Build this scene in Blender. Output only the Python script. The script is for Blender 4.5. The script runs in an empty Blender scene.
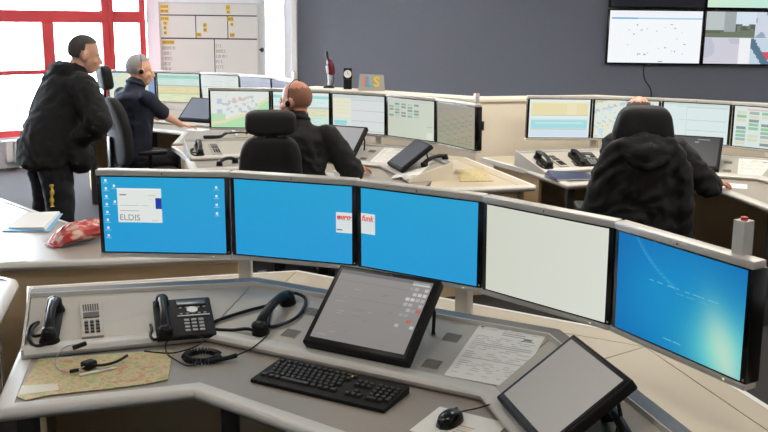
import bpy, bmesh, math, random
from mathutils import Vector, Matrix, Euler, noise
random.seed(7)
R = math.radians
sc = bpy.context.scene
COL = sc.collection

# ------------------------------------------------------------------ camera
cam = bpy.data.cameras.new('camera'); cam.lens = 43.125; cam.sensor_width = 36.0
cam.clip_end = 200
cam_o = bpy.data.objects.new('camera', cam); COL.objects.link(cam_o)
cam_o.matrix_world = Matrix.Translation((0, 0, 1.82)) @ Matrix.Rotation(R(90 - 12.244), 4, 'X') @ Matrix.Rotation(R(0.691), 4, 'Z')
sc.camera = cam_o

# ------------------------------------------------------------------ world, exposure
world = bpy.data.worlds.new('sky'); sc.world = world; world.use_nodes = True
bgn = world.node_tree.nodes['Background']
bgn.inputs['Color'].default_value = (0.80, 0.90, 1.0, 1); bgn.inputs['Strength'].default_value = 25
sc.view_settings.view_transform = 'Standard'; sc.view_settings.look = 'None'
sc.view_settings.gamma = 1.0; sc.view_settings.exposure = 0.0
sc.view_settings.use_curve_mapping = False

# ------------------------------------------------------------------ helpers
def lin(c):
    return tuple(((v / 255) / 12.92 if v / 255 <= .04045 else ((v / 255 + .055) / 1.055) ** 2.4) for v in c)

MATS = {}
def mat(name, rgb, rough=.5, metal=0., spec=.5, noise=0., nscale=40., bump=0., bscale=200., coat=0.):
    if name in MATS: return MATS[name]
    m = bpy.data.materials.new(name); m.use_nodes = True
    nt = m.node_tree; b = nt.nodes['Principled BSDF']
    c = lin(rgb) + (1,)
    b.inputs['Base Color'].default_value = c; b.inputs['Roughness'].default_value = rough
    b.inputs['Metallic'].default_value = metal; b.inputs['Specular IOR Level'].default_value = spec
    if coat: b.inputs['Coat Weight'].default_value = coat
    tc = nt.nodes.new('ShaderNodeTexCoord')
    if noise:
        n = nt.nodes.new('ShaderNodeTexNoise'); n.inputs['Scale'].default_value = nscale; n.inputs['Detail'].default_value = 4
        nt.links.new(tc.outputs['Object'], n.inputs['Vector'])
        r = nt.nodes.new('ShaderNodeMix'); r.data_type = 'RGBA'
        r.inputs['A'].default_value = tuple(v * (1 - noise) for v in c[:3]) + (1,)
        r.inputs['B'].default_value = tuple(min(1, v * (1 + noise)) for v in c[:3]) + (1,)
        nt.links.new(n.outputs['Fac'], r.inputs['Factor']); nt.links.new(r.outputs['Result'], b.inputs['Base Color'])
    if bump:
        n = nt.nodes.new('ShaderNodeTexNoise'); n.inputs['Scale'].default_value = bscale
        nt.links.new(tc.outputs['Object'], n.inputs['Vector'])
        bp = nt.nodes.new('ShaderNodeBump'); bp.inputs['Strength'].default_value = bump; bp.inputs['Distance'].default_value = .01
        nt.links.new(n.outputs['Fac'], bp.inputs['Height']); nt.links.new(bp.outputs['Normal'], b.inputs['Normal'])
    MATS[name] = m
    return m

def screen_mat(name='lit_screen', strength=1.0, gloss=.12):
    if name in MATS: return MATS[name]
    m = bpy.data.materials.new(name); m.use_nodes = True; nt = m.node_tree; b = nt.nodes['Principled BSDF']
    a = nt.nodes.new('ShaderNodeAttribute'); a.attribute_name = 'col'
    b.inputs['Base Color'].default_value = (.012, .012, .014, 1); b.inputs['Roughness'].default_value = .35
    b.inputs['Specular IOR Level'].default_value = gloss
    nt.links.new(a.outputs['Color'], b.inputs['Emission Color']); b.inputs['Emission Strength'].default_value = strength
    MATS[name] = m; return m

def print_mat(name='printed_paper', rough=.7):
    if name in MATS: return MATS[name]
    m = bpy.data.materials.new(name); m.use_nodes = True; nt = m.node_tree; b = nt.nodes['Principled BSDF']
    a = nt.nodes.new('ShaderNodeAttribute'); a.attribute_name = 'col'
    nt.links.new(a.outputs['Color'], b.inputs['Base Color']); b.inputs['Roughness'].default_value = rough
    MATS[name] = m; return m

class MB:
    """collects shapes into one mesh"""
    def __init__(s): s.v = []; s.f = []; s.c = []
    def add(s, verts, faces, col=None):
        o = len(s.v); s.v += [tuple(v) for v in verts]; s.f += [tuple(i + o for i in f) for f in faces]
        s.c += [col] * len(faces); return s
    def box(s, c, d, col=None, M=None):
        x, y, z = c; a, b, e = d[0] / 2, d[1] / 2, d[2] / 2
        vs = [(x + i * a, y + j * b, z + k * e) for k in (-1, 1) for j in (-1, 1) for i in (-1, 1)]
        if M: vs = [M @ Vector(v) for v in vs]
        return s.add(vs, [(0, 2, 3, 1), (4, 5, 7, 6), (0, 1, 5, 4), (2, 6, 7, 3), (0, 4, 6, 2), (1, 3, 7, 5)], col)
    def prism(s, poly, z0, z1, col=None):
        n = len(poly); area = sum(poly[i][0] * poly[(i + 1) % n][1] - poly[(i + 1) % n][0] * poly[i][1] for i in range(n))
        if area < 0: poly = poly[::-1]
        vs = [(p[0], p[1], z0) for p in poly] + [(p[0], p[1], z1) for p in poly]
        fs = [tuple(range(n - 1, -1, -1)), tuple(range(n, 2 * n))] + [(i, (i + 1) % n, n + (i + 1) % n, n + i) for i in range(n)]
        return s.add(vs, fs, col)
    def hexa(s, bot, top, col=None):
        vs = list(bot) + list(top); n = len(bot)
        return s.add(vs, [tuple(range(n - 1, -1, -1)), tuple(range(n, 2 * n))] + [(i, (i + 1) % n, n + (i + 1) % n, n + i) for i in range(n)], col)
    def quad(s, a, b, c, d, col=None): return s.add([a, b, c, d], [(0, 1, 2, 3)], col)
    def tube(s, pts, r, n=8, col=None, closed=False):
        pts = [Vector(p) for p in pts]; L = len(pts); rs = r if isinstance(r, (list, tuple)) else [r] * L
        rings = []; up = None
        for i, p in enumerate(pts):
            if closed: t = pts[(i + 1) % L] - pts[i - 1]
            else: t = pts[min(i + 1, L - 1)] - pts[max(i - 1, 0)]
            t = t.normalized() if t.length > 1e-9 else Vector((0, 0, 1))
            if up is None: up = Vector((0, 0, 1)) if abs(t.z) < .9 else Vector((1, 0, 0))
            a = t.cross(up)
            if a.length < 1e-5: a = t.cross(Vector((1, 0.3, 0)))
            a.normalize(); b = a.cross(t); up = b
            rings.append([p + (a * math.cos(2 * math.pi * k / n) + b * math.sin(2 * math.pi * k / n)) * rs[i] for k in range(n)])
        vs = [v for g in rings for v in g]; fs = []
        for i in range(L - 1 if not closed else L):
            j = (i + 1) % L
            for k in range(n): fs.append((i * n + k, i * n + (k + 1) % n, j * n + (k + 1) % n, j * n + k))
        if not closed: fs += [tuple(range(n - 1, -1, -1)), tuple((L - 1) * n + k for k in range(n))]
        return s.add(vs, fs, col)
    def cyl(s, c, r, h, n=20, col=None, r2=None):
        x, y, z = c; r2 = r if r2 is None else r2
        vs = [(x + r * math.cos(2 * math.pi * k / n), y + r * math.sin(2 * math.pi * k / n), z) for k in range(n)] + \
             [(x + r2 * math.cos(2 * math.pi * k / n), y + r2 * math.sin(2 * math.pi * k / n), z + h) for k in range(n)]
        return s.add(vs, [tuple(range(n - 1, -1, -1)), tuple(range(n, 2 * n))] + [(k, (k + 1) % n, n + (k + 1) % n, n + k) for k in range(n)], col)
    def ball(s, c, r, n=12, m=8, col=None, M=None):
        rx, ry, rz = r if isinstance(r, (tuple, list)) else (r, r, r)
        vs = [Vector((0, 0, -rz))]
        for i in range(1, m):
            t = -math.pi / 2 + math.pi * i / m
            vs += [Vector((rx * math.cos(t) * math.cos(2 * math.pi * k / n), ry * math.cos(t) * math.sin(2 * math.pi * k / n), rz * math.sin(t))) for k in range(n)]
        vs.append(Vector((0, 0, rz))); T = len(vs) - 1
        if M: vs = [M.to_3x3() @ v for v in vs]
        vs = [v + Vector(c) for v in vs]
        fs = [(0, 1 + (k + 1) % n, 1 + k) for k in range(n)]
        for i in range(m - 2):
            for k in range(n): fs.append((1 + i * n + k, 1 + i * n + (k + 1) % n, 1 + (i + 1) * n + (k + 1) % n, 1 + (i + 1) * n + k))
        fs += [(T, 1 + (m - 2) * n + k, 1 + (m - 2) * n + (k + 1) % n) for k in range(n)]
        return s.add(vs, fs, col)
    def sweep(s, path, prof, closed=False, col=None):
        """path 2d polyline, prof [(offset to the left of travel, z)], mitred"""
        L = len(path); P = [Vector((p[0], p[1])) for p in path]; rings = []
        for i in range(L):
            d1 = (P[i] - P[i - 1]) if (i > 0 or closed) else (P[1] - P[0])
            d2 = (P[(i + 1) % L] - P[i]) if (i < L - 1 or closed) else (P[-1] - P[-2])
            d1 = d1.normalized(); d2 = d2.normalized(); n1 = Vector((-d1.y, d1.x)); n2 = Vector((-d2.y, d2.x))
            m = (n1 + n2).normalized(); k = 1 / max(.3, m.dot(n1))
            rings.append([(P[i].x + m.x * k * o, P[i].y + m.y * k * o, z) for o, z in prof])
        n = len(prof); vs = [v for g in rings for v in g]; fs = []
        for i in range(L if closed else L - 1):
            j = (i + 1) % L
            for k in range(n): fs.append((i * n + k, i * n + (k + 1) % n, j * n + (k + 1) % n, j * n + k))
        if not closed: fs += [tuple(range(n - 1, -1, -1)), tuple((L - 1) * n + k for k in range(n))]
        return s.add(vs, fs, col)
    def mesh(s, name, smooth=False, bevel=0., seg=2, normals=True):
        me = bpy.data.meshes.new(name); me.from_pydata(s.v, [], s.f); me.update()
        if any(c is not None for c in s.c):
            at = me.color_attributes.new('col', 'FLOAT_COLOR', 'CORNER'); i = 0
            for p, c in zip(me.polygons, s.c):
                c = c or (1, 1, 1)
                for li in range(p.loop_start, p.loop_start + p.loop_total): at.data[li].color = (c[0], c[1], c[2], 1)
        if bevel or normals:
            bm = bmesh.new(); bm.from_mesh(me)
            if normals: bmesh.ops.recalc_face_normals(bm, faces=bm.faces)
            if bevel:
                es = [e for e in bm.edges if len(e.link_faces) == 2 and e.calc_face_angle(0) > .5]
                bmesh.ops.bevel(bm, geom=es, offset=bevel, segments=seg, profile=.5, affect='EDGES', clamp_overlap=True)
            bm.to_mesh(me); bm.free()
        if smooth: shade(me)
        return me
    def build(s, name, m, parent=None, smooth=False, bevel=0., seg=2, normals=True, loc=None, M=None):
        return obj(name, s.mesh(name, smooth, bevel, seg, normals), m, parent, loc, M)

def shade(me, ang=.7):
    me.polygons.foreach_set('use_smooth', [True] * len(me.polygons))
    try: me.set_sharp_from_angle(angle=ang)
    except Exception: pass

def obj(name, me, m=None, parent=None, loc=None, M=None):
    o = bpy.data.objects.new(name, me); COL.objects.link(o)
    if m is not None and (len(me.materials) == 0): me.materials.append(m)
    if parent is not None: o.parent = parent
    if M is not None: o.matrix_local = M
    elif loc is not None: o.location = loc
    return o
def tag(o, label=None, cat=None, group=None, kind=None):
    if label: o['label'] = label
    if cat: o['category'] = cat
    if group: o['group'] = group
    if kind: o['kind'] = kind
    return o
def thing(name, label, cat, M=None, group=None, loc=None, rz=0.):
    o = bpy.data.objects.new(name, None); o.empty_display_size = .1; COL.objects.link(o)
    if M is None: M = Matrix.Translation(loc or (0, 0, 0)) @ Matrix.Rotation(rz, 4, 'Z')
    o.matrix_world = M
    return tag(o, label, cat, group)
def struct(o): o['kind'] = 'structure'; return o
def copy_tree(o, parent=None):
    c = o.copy(); COL.objects.link(c); c.parent = parent
    if parent is not None: c.matrix_local = o.matrix_local.copy()
    for ch in list(o.children): copy_tree(ch, c)
    return c
def rbox(name, c, d, m, parent=None, bevel=.004, seg=2, M=None, smooth=True):
    return MB().box(c, d).build(name, m, parent, smooth, bevel, seg, M=M)
def catmull(pts, n=6, closed=False):
    P = [Vector(p) for p in pts]; out = []; L = len(P)
    for i in range(L if closed else L - 1):
        p0 = P[i - 1] if (i > 0 or closed) else P[0]; p1 = P[i]; p2 = P[(i + 1) % L]; p3 = P[(i + 2) % L] if (i + 2 < L or closed) else P[-1]
        for k in range(n):
            t = k / n
            out.append(.5 * ((2 * p1) + (p2 - p0) * t + (2 * p0 - 5 * p1 + 4 * p2 - p3) * t * t + (3 * p1 - p0 - 3 * p2 + p3) * t ** 3))
    if not closed: out.append(P[-1])
    return out
def text_mesh(body, size, shear=0., ext=.0004, bold=0.):
    cu = bpy.data.curves.new('lettering', 'FONT'); cu.body = body; cu.size = size; cu.shear = shear; cu.extrude = ext; cu.offset = bold
    cu.align_x = 'CENTER'; cu.align_y = 'CENTER'; cu.resolution_u = 3
    t = bpy.data.objects.new('lettering', cu); COL.objects.link(t)
    bpy.context.view_layer.update()
    me = bpy.data.meshes.new_from_object(t.evaluated_get(bpy.context.evaluated_depsgraph_get()))
    bpy.data.objects.remove(t); bpy.data.curves.remove(cu)
    return me

# ------------------------------------------------------------------ palette
m_work = mat('worktop_laminate', (150, 142, 132), .36, noise=.05, nscale=300)
m_rear = mat('rear_top_laminate', (186, 174, 152), .45, noise=.04, nscale=250)
m_nose = mat('edge_band_grey', (196, 193, 188), .4, noise=.02)
m_turret = mat('instrument_panel_grey', (172, 166, 157), .42, noise=.03, nscale=300, bump=.05, bscale=500)
m_trim = mat('trim_strip_grey', (128, 126, 125), .4, noise=.03)
m_cream = mat('cream_panel', (228, 219, 202), .55, noise=.03)
m_beige = mat('beige_board', (205, 182, 146), .6, noise=.06, nscale=30)
m_alu = mat('brushed_aluminium', (200, 197, 192), .38, .3, noise=.04, nscale=90)
m_black = mat('black_plastic', (13, 13, 14), .4, spec=.3, noise=.1, nscale=120)
m_blackm = mat('matt_black_plastic', (17, 16, 16), .6, spec=.25, noise=.1, nscale=120, bump=.08, bscale=700)
m_gloss = mat('gloss_black_plastic', (10, 10, 11), .2)
m_dark = mat('dark_grey_plastic', (52, 50, 49), .5, noise=.05)
m_keyt = mat('key_top_black', (28, 27, 27), .45, spec=.4)
m_silver = mat('silver_plastic', (170, 170, 170), .35, .3)
m_led = screen_mat('lit_screen', 1.0)
m_print = print_mat()
m_white = mat('white_paint', (232, 232, 230), .5, noise=.01)
m_paper = mat('white_paper', (225, 224, 220), .8, noise=.02)
m_navy = mat('navy_cloth', (24, 30, 50), .85, noise=.15, nscale=60, bump=.2, bscale=300)
m_jacket = mat('black_cloth', (17, 17, 20), .85, noise=.2, nscale=40, bump=.25, bscale=250)
m_trous = mat('dark_trouser_cloth', (17, 19, 27), .85, noise=.15, nscale=50, bump=.2, bscale=300)
m_uph = mat('black_upholstery', (20, 20, 21), .75, noise=.2, nscale=80, bump=.2, bscale=500)
m_skin = mat('skin', (220, 168, 142), .5, noise=.08, nscale=25)
m_red = mat('red_window_frame', (206, 60, 64), .4, noise=.03)

# ------------------------------------------------------------------ room shell
FX0, FX1, FY0, FY1, CH = -8.2, 6.6, -3.2, 11.95, 3.1
WW0 = Vector((-3.05, 11.95)); WD = Vector((-.787, -.617)).normalized(); WLEN = 6.4
WW1 = WW0 + WD * WLEN
outline = [(FX1, FY0), (FX1, FY1), (WW0.x, WW0.y), (WW1.x, WW1.y), (WW1.x, FY0)]
def carpet():
    m = mat('dark_carpet', (42, 41, 42), .95, noise=.55, nscale=160, bump=.4, bscale=400); return m
struct(MB().prism(outline, -.1, 0).build('floor', carpet()))
m_ceil = mat('ceiling_white', (225, 225, 222), .8, noise=.02)
struct(MB().prism(outline, CH, CH + .1).build('ceiling', m_ceil))
m_gwall = mat('slate_grey_wall', (119, 123, 136), .75, noise=.05, nscale=25, bump=.15, bscale=220)
struct(MB().box(((-1.13 + FX1) / 2, FY1 + .1, CH / 2), (FX1 + 1.13, .2, CH)).build('wall_back', m_gwall))
m_wwall = mat('white_wall', (226, 227, 230), .7, noise=.02)
# white wall left of the grey one, with a narrow window
ww = MB()
ww.box(((-3.05 - 1.58) / 2, FY1 + .1, CH / 2), (1.47, .2, CH)); ww.box((-1.2, FY1 + .1, CH / 2), (.14, .2, CH))
ww.box((-1.425, FY1 + .1, .35), (.31, .2, .7)); ww.box((-1.425, FY1 + .1, 2.85), (.31, .2, .5))
struct(ww.build('wall_back_white', m_wwall))
struct(MB().box((FX1 + .1, (FY0 + FY1) / 2, CH / 2), (.2, FY1 - FY0, CH)).build('wall_right', m_wwall))
struct(MB().box(((WW1.x + FX1) / 2, FY0 - .1, CH / 2), (FX1 - WW1.x, .2, CH)).build('wall_front', m_wwall))
struct(MB().box((WW1.x - .1, (FY0 + WW1.y) / 2, CH / 2), (.2, WW1.y - FY0, CH)).build('wall_left', m_wwall))
# pilaster in the corner
struct(MB().box((-1.165, FY1 - .06, CH / 2), (.07, .12, CH)).build('trim_1', m_white, bevel=.004))

def glass_mat():
    m = bpy.data.materials.new('window_glass'); m.use_nodes = True; nt = m.node_tree
    nt.nodes.clear(); o = nt.nodes.new('ShaderNodeOutputMaterial'); t = nt.nodes.new('ShaderNodeBsdfTransparent'); g = nt.nodes.new('ShaderNodeBsdfGlossy')
    g.inputs['Roughness'].default_value = .02; x = nt.nodes.new('ShaderNodeMixShader'); x.inputs['Fac'].default_value = .06
    nt.links.new(t.outputs[0], x.inputs[1]); nt.links.new(g.outputs[0], x.inputs[2]); nt.links.new(x.outputs[0], o.inputs[0]); return m
m_glass = glass_mat()
# window wall: parapet, head and red frames in wall coordinates (s along the wall, z up)
WM = Matrix(((WD.x, WD.y, 0, WW0.x), (WD.y, -WD.x, 0, WW0.y), (0, 0, 1, 0), (0, 0, 0, 1)))  # local x = s, local y = outward? , z
def wbox(mb, s0, s1, z0, z1, t0, t1): mb.box(((s0 + s1) / 2, (t0 + t1) / 2, (z0 + z1) / 2), (s1 - s0, t1 - t0, z1 - z0), M=WM); return mb
WOUT = -1 if (WM.to_3x3() @ Vector((0, 1, 0))).y < 0 else 1      # +t must lead outdoors
def wb(mb, s0, s1, z0, z1, t0=0., t1=.2):
    a, b = sorted((t0 * WOUT, t1 * WOUT)); return wbox(mb, s0, s1, z0, z1, a, b)
pw = MB(); wb(pw, -.1, WLEN, 0, .36); wb(pw, -.1, WLEN, 2.62, CH); wb(pw, 5.95, WLEN + .1, .36, 2.62)
struct(pw.build('wall_window_side', m_wwall))
def red_window(n, s0, s1, split, rail):
    t0, t1 = .02, .1
    w = bpy.data.objects.new('window_%d' % n, None); COL.objects.link(w); struct(w)
    f = MB(); wb(f, s0, s0 + .085, .36, 2.62, t0, t1); wb(f, s1 - .07, s1, .36, 2.62, t0, t1); wb(f, s0, s1, .36, .44, t0, t1); wb(f, s0, s1, 2.54, 2.62, t0, t1)
    f.build('frame', m_red, w, bevel=.006)
    f = MB(); wb(f, s0 + .085, s1 - .07, 1.70, 1.845, t0 - .01, t1); f.build('transom', m_red, w, bevel=.006)
    for a in split:
        f = MB(); wb(f, a, a + .14, .44, 1.70, t0, t1); f.build('mullion', m_red, w, bevel=.006)
    for a, b, z in rail:
        f = MB(); wb(f, a, b, z, z + .055, t0, t1); f.build('sash_rail', m_red, w, bevel=.004)
    xs = [s0 + .085] + [v for a in split for v in (a, a + .14)] + [s1 - .07]
    for i in range(0, len(xs), 2):
        g = MB(); wb(g, xs[i], xs[i + 1], .44, 1.70, .055, .062); g.build('pane', m_glass, w)
    g = MB(); wb(g, s0 + .085, s1 - .07, 1.845, 2.54, .055, .062); g.build('pane', m_glass, w)
red_window(1, .0, .49, [], [])
red_window(2, .49, 2.35, [1.17], [(1.31, 2.28, 1.09)])
red_window(3, 2.35, 4.15, [3.0], [])
red_window(4, 4.15, 5.95, [4.8], [])
# narrow white window beside the pilaster
w5 = struct(bpy.data.objects.new('window_5', None)); COL.objects.link(w5)
f = MB(); f.box((-1.56, FY1 + .05, 1.65), (.04, .08, 1.9)); f.box((-1.29, FY1 + .05, 1.65), (.04, .08, 1.9)); f.box((-1.425, FY1 + .05, .72), (.31, .08, .05)); f.box((-1.425, FY1 + .05, 2.58), (.31, .08, .05))
f.build('frame', m_white, w5, bevel=.004)
MB().box((-1.425, FY1 + .06, 1.65), (.25, .008, 1.85)).build('pane', m_glass, w5)
MB().box((-1.32, FY1 - .01, 1.15), (.02, .03, .05)).build('window_handle', m_dark, w5)

# ceiling luminaires (real fittings over the desks)
def luminaire(x, y, e, label):
    t = thing('ceiling_light', label, 'light', loc=(x, y, CH), group='ceiling lights over the desks')
    MB().box((0, 0, -.03), (1.3, .34, .06)).build('housing', m_white, t, bevel=.004)
    d = MB().box((0, 0, -.066), (1.24, .28, .012)).build('diffuser', mat('opal_diffuser', (240, 240, 235), .5), t)
    l = bpy.data.lights.new('tube_light', 'AREA'); l.shape = 'RECTANGLE'; l.size = 1.2; l.size_y = .26; l.energy = e; l.color = (1, .93, .82)
    lo = bpy.data.objects.new('tube_light', l); COL.objects.link(lo); lo.parent = t; lo.location = (0, 0, -.075)
for x, y, e in [(-1.6, 1.4, 20), (1.2, 1.2, 22), (-1.2, 4.6, 22), (2.0, 4.4, 36), (-1.5, 7.6, 30), (1.6, 6.4, 60), (4.6, 4.0, 34), (4.6, 7.6, 60), (-4.6, 4.0, 12), (0.6, 9.4, 42)]:
    luminaire(x, y, e, 'white fluorescent ceiling light over the control desks')
# ------------------------------------------------------------------ consoles
C0 = Vector((.119, 3.18))
CONS = {'front': (.119, 3.18, 0.), 'mid': (-.214, 7.306, R(2.3)), 'right': (2.339, 6.94, R(4.6)), 'far': (-1.701, 9.532, R(2.3))}
def CM(k):
    x, y, a = CONS[k]; return Matrix.Translation((x, y, 0)) @ Matrix.Rotation(a, 4, 'Z')
def L2(p): return (p[0] - C0.x, p[1] - C0.y)                 # plan of the desk type, about the middle monitor
ZF, ZR, ZW = .765, .85, .74
SEG = {'A': ((-1.14, 2.765), (-.595, 2.955), (-.474, 3.315), (-1.25, 3.135)),
       'B': ((-.595, 2.955), (.30, 2.48), (.555, 2.769), (-.474, 3.315)),
       'C': ((.30, 2.48), (.45, 1.88), (.7425, 2.019), (.555, 2.769))}
FRONT = [(-1.06, 2.38), (-.55, 2.55), (-.09, 2.22), (-.05, 1.5), (.5, 1.62)]
def seg_frame(s, x, y, yaw=0., off=0.):
    """matrix in desk space: origin on the sloped panel at plan point (x, y), X along the panel, Y up the slope, Z normal"""
    a, b, c, d = [Vector(p) for p in SEG[s]]
    a3 = Vector((a.x, a.y, ZF)); b3 = Vector((b.x, b.y, ZF)); m = (c + d) / 2; m3 = Vector((m.x, m.y, ZR))
    X = (b3 - a3).normalized(); N = X.cross(m3 - a3).normalized()
    if N.z < 0: N = -N
    z = a3.z - (N.x * (x - a3.x) + N.y * (y - a3.y)) / N.z
    if yaw: X = Matrix.Rotation(yaw, 3, N) @ X
    Y = N.cross(X)
    o = Vector((x, y, z)) + N * off
    lx, ly = L2((o.x, o.y))
    return Matrix(((X.x, Y.x, N.x, lx), (X.y, Y.y, N.y, ly), (X.z, Y.z, N.z, o.z), (0, 0, 0, 1)))
def desk_frame(x, y, yaw=0., z=ZW):
    lx, ly = L2((x, y)); return Matrix.Translation((lx, ly, z)) @ Matrix.Rotation(yaw, 4, 'Z')

DESK_MESH = {}
def part(key, name, fn, m, parent, **kw):
    if key not in DESK_MESH: DESK_MESH[key] = fn()
    return obj(name, DESK_MESH[key], m, parent, **kw)
def inset(poly, d):
    n = len(poly); out = []; P = [Vector(p) for p in poly]
    area = sum(P[i].x * P[(i + 1) % n].y - P[(i + 1) % n].x * P[i].y for i in range(n)); sg = 1 if area > 0 else -1
    for i in range(n):
        d1 = (P[i] - P[i - 1]).normalized(); d2 = (P[(i + 1) % n] - P[i]).normalized()
        n1 = Vector((-d1.y, d1.x)) * sg; n2 = Vector((-d2.y, d2.x)) * sg; m = (n1 + n2)
        m = m.normalized(); out.append(tuple(P[i] + m * d / max(.35, m.dot(n1))))
    return out
REAR_POLYS = {
 'left': [(-1.2, 2.97), (-.53, 3.13), (-.415, 3.628), (-.373, 3.834), (-1.42, 3.55)],
 'mid': [(-.53, 3.13), (.43, 2.62), (.886, 2.942), (-.415, 3.628)],
 'mid_strip': [(-.415, 3.628), (.886, 2.942), (.96, 3.02), (-.373, 3.834)],
 'side': [(.43, 2.62), (.6, 1.95), (.55, 1.63), (1.17, 1.775), (.886, 2.942)],
 'side_strip': [(.886, 2.942), (1.17, 1.775), (1.27, 1.80), (.96, 3.02)]}
HALF = [(.0, .0)] + [(-.016 * math.sin(t * math.pi / 8), .016 - .016 * math.cos(t * math.pi / 8)) for t in range(1, 8)] + [(0., .032)]
def make_desk(k, label):
    t = thing('control_desk', label, 'desk', M=CM(k), group='control desks of the dispatch room')
    P = lambda l: [L2(p) for p in l]
    wpoly = FRONT + [(.6, 1.95), (.43, 2.62), (-.53, 3.13), (-1.2, 2.97)]
    part('worktop', 'worktop', lambda: MB().prism(P(inset(wpoly, .001)), ZW - .03, ZW).mesh('worktop', bevel=.002), m_work, t)
    # rounded light edge band on the operator's side and on the left end
    path = P([(-1.2, 2.97)] + FRONT + [(.55, 1.63), (1.17, 1.775), (1.27, 1.80)])
    prof = [(.024, 0.0)] + [(-.019 * math.sin(i * math.pi / 8), -.0175 + .0195 - .0195 * math.cos(i * math.pi / 8)) for i in range(1, 8)] + [(.024, .0375)]
    # path runs with the desk on its left
    part('band', 'edge_band', lambda: MB().sweep(path, [(o - .002, z + ZW - .034) for o, z in [(.034, -.002), (.0, -.002), (-.012, .004), (-.018, .014), (-.018, .022), (-.012, .031), (.0, .0365), (.034, .0365)]]).mesh('edge_band', True), m_nose, t)
    for n, poly in REAR_POLYS.items():
        part('rear' + n, 'rear_top', lambda: MB().prism(P(inset(poly, .0018)), ZW - .03, ZW + .001).mesh('rear_top', bevel=.0015), m_rear, t)
    rear = P([(1.27, 1.80), (.96, 3.02), (-.373, 3.834), (-1.42, 3.55), (-1.2, 2.97)])
    part('rearband', 'rear_edge', lambda: MB().sweep(rear, [(-.012, ZW - .032), (-.012, ZW), (.004, ZW + .004), (.012, ZW + .002), (.004, ZW - .032)]).mesh('rear_edge', True), m_white, t)  # white colour paints in the window light along this edge
    # carcass under the top: rear and end boards
    for i, (a, b) in enumerate([((1.2, 1.86), (.9, 2.98)), ((.9, 2.96), (-.36, 3.74)), ((-.4, 3.74), (-1.34, 3.49)), ((-1.33, 3.46), (-1.13, 2.85)), ((.62, 1.72), (1.16, 1.83))]):
        a, b = L2(a), L2(b)
        def fn(a=a, b=b):
            d = Vector(b) - Vector(a); n = Vector((-d.y, d.x)).normalized() * .012
            return MB().prism([(a[0] + n.x, a[1] + n.y), (b[0] + n.x, b[1] + n.y), (b[0] - n.x, b[1] - n.y), (a[0] - n.x, a[1] - n.y)], 0., ZW - .031).mesh('base_board')
        part('board%d' % i, 'base_board', fn, m_beige, t)
    for i, (x, y) in enumerate([(-1.02, 2.47), (-.02, 1.62), (-.47, 2.66)]):
        lx, ly = L2((x, y))
        part('leg%d' % i, 'leg', lambda: MB().box((lx, ly, (ZW - .031) / 2), (.05, .05, ZW - .031)).mesh('leg', bevel=.004), m_dark, t)
    # raised instrument panels
    for s in 'ABC':
        def fn():
            q = inset(SEG[s], .0015); q = P(q)
            zb = ZW + .0015
            return MB().hexa([(q[0][0], q[0][1], zb), (q[1][0], q[1][1], zb), (q[2][0], q[2][1], zb), (q[3][0], q[3][1], zb)],
                             [(q[0][0], q[0][1], ZF), (q[1][0], q[1][1], ZF), (q[2][0], q[2][1], ZR), (q[3][0], q[3][1], ZR)]).mesh('instrument_panel', bevel=.002)
        part('panel' + s, 'instrument_panel', fn, m_turret, t)
    fl = P([SEG['A'][0], SEG['A'][1], SEG['B'][1], SEG['C'][1]])
    part('nose', 'panel_nosing', lambda: MB().sweep(fl, [(.012, ZW + .003), (-.012, ZW + .003), (-.02, ZW + .011), (-.021, ZW + .02), (-.014, ZW + .029), (.0, ZW + .0345), (.03, ZW + .0365)]).mesh('panel_nosing', True), m_nose, t)
    rl = P([SEG['A'][3], SEG['A'][2], SEG['B'][2], SEG['C'][2]])
    part('trim', 'rear_trim', lambda: MB().sweep(rl, [(-.036, ZR - .009), (-.034, ZR + .004), (.006, ZR + .008), (.006, ZW + .003), (0, ZW + .003)]).mesh('rear_trim'), m_trim, t)
    part('trimline', 'trim_line', lambda: MB().sweep(rl, [(-.042, ZR - .012), (-.041, ZR + .004), (-.037, ZR + .0055), (-.036, ZR - .012)]).mesh('trim_line'), m_nose, t)
    for e, (a, b) in {'A': (SEG['A'][0], SEG['A'][3]), 'C': (SEG['C'][1], SEG['C'][2])}.items():
        def fn():
            (ax, ay), (bx, by) = L2(a), L2(b); d = Vector((bx - ax, by - ay)).normalized(); n = Vector((-d.y, d.x)) * .004 * (1 if e == 'A' else -1)
            ax -= d.x * .012; ay -= d.y * .012; bx += d.x * .008; by += d.y * .008; zb = ZW + .002
            return MB().hexa([(ax, ay, zb), (bx, by, zb), (bx + n.x * 2, by + n.y * 2, zb), (ax + n.x * 2, ay + n.y * 2, zb)],
                             [(ax, ay, ZF + .008), (bx, by, ZR + .012), (bx + n.x * 2, by + n.y * 2, ZR + .012), (ax + n.x * 2, ay + n.y * 2, ZF + .008)]).mesh('end_panel')
        part('end' + e, 'end_panel', fn, m_cream if e == 'C' else m_nose, t)
    # speaker grilles let into the middle panel, and a dial unit in the left one
    def grille():
        g = MB()
        g.box((0, 0, .0005), (.058, .05, .001))
        return g.mesh('grille')
    def bars():
        g = MB()
        for i in range(7):
            for j in range(6): g.box((-.0234 + i * .0078, -.0195 + j * .0078, .0016), (.0048, .0048, .0012))
        return g.mesh('grille_holes')
    for x, y in [(-.245, 3.035), (-.305, 2.905), (.222, 2.79), (.152, 2.65)]:
        g = part('grille', 'speaker_grille', grille, mat('grille_grey', (172, 167, 158), .5), t, M=seg_frame('B', x, y, off=.0005))
        gh = part('gholes', 'grille_holes', bars, m_dark, g); gh['kind'] = 'stuff'
    kp = part('dial', 'dial_unit', lambda: MB().box((0, 0, -.005), (.07, .215, .012)).mesh('dial_unit', bevel=.0008), m_turret, t, M=seg_frame('A', -.985, 2.965, off=.010))
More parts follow.
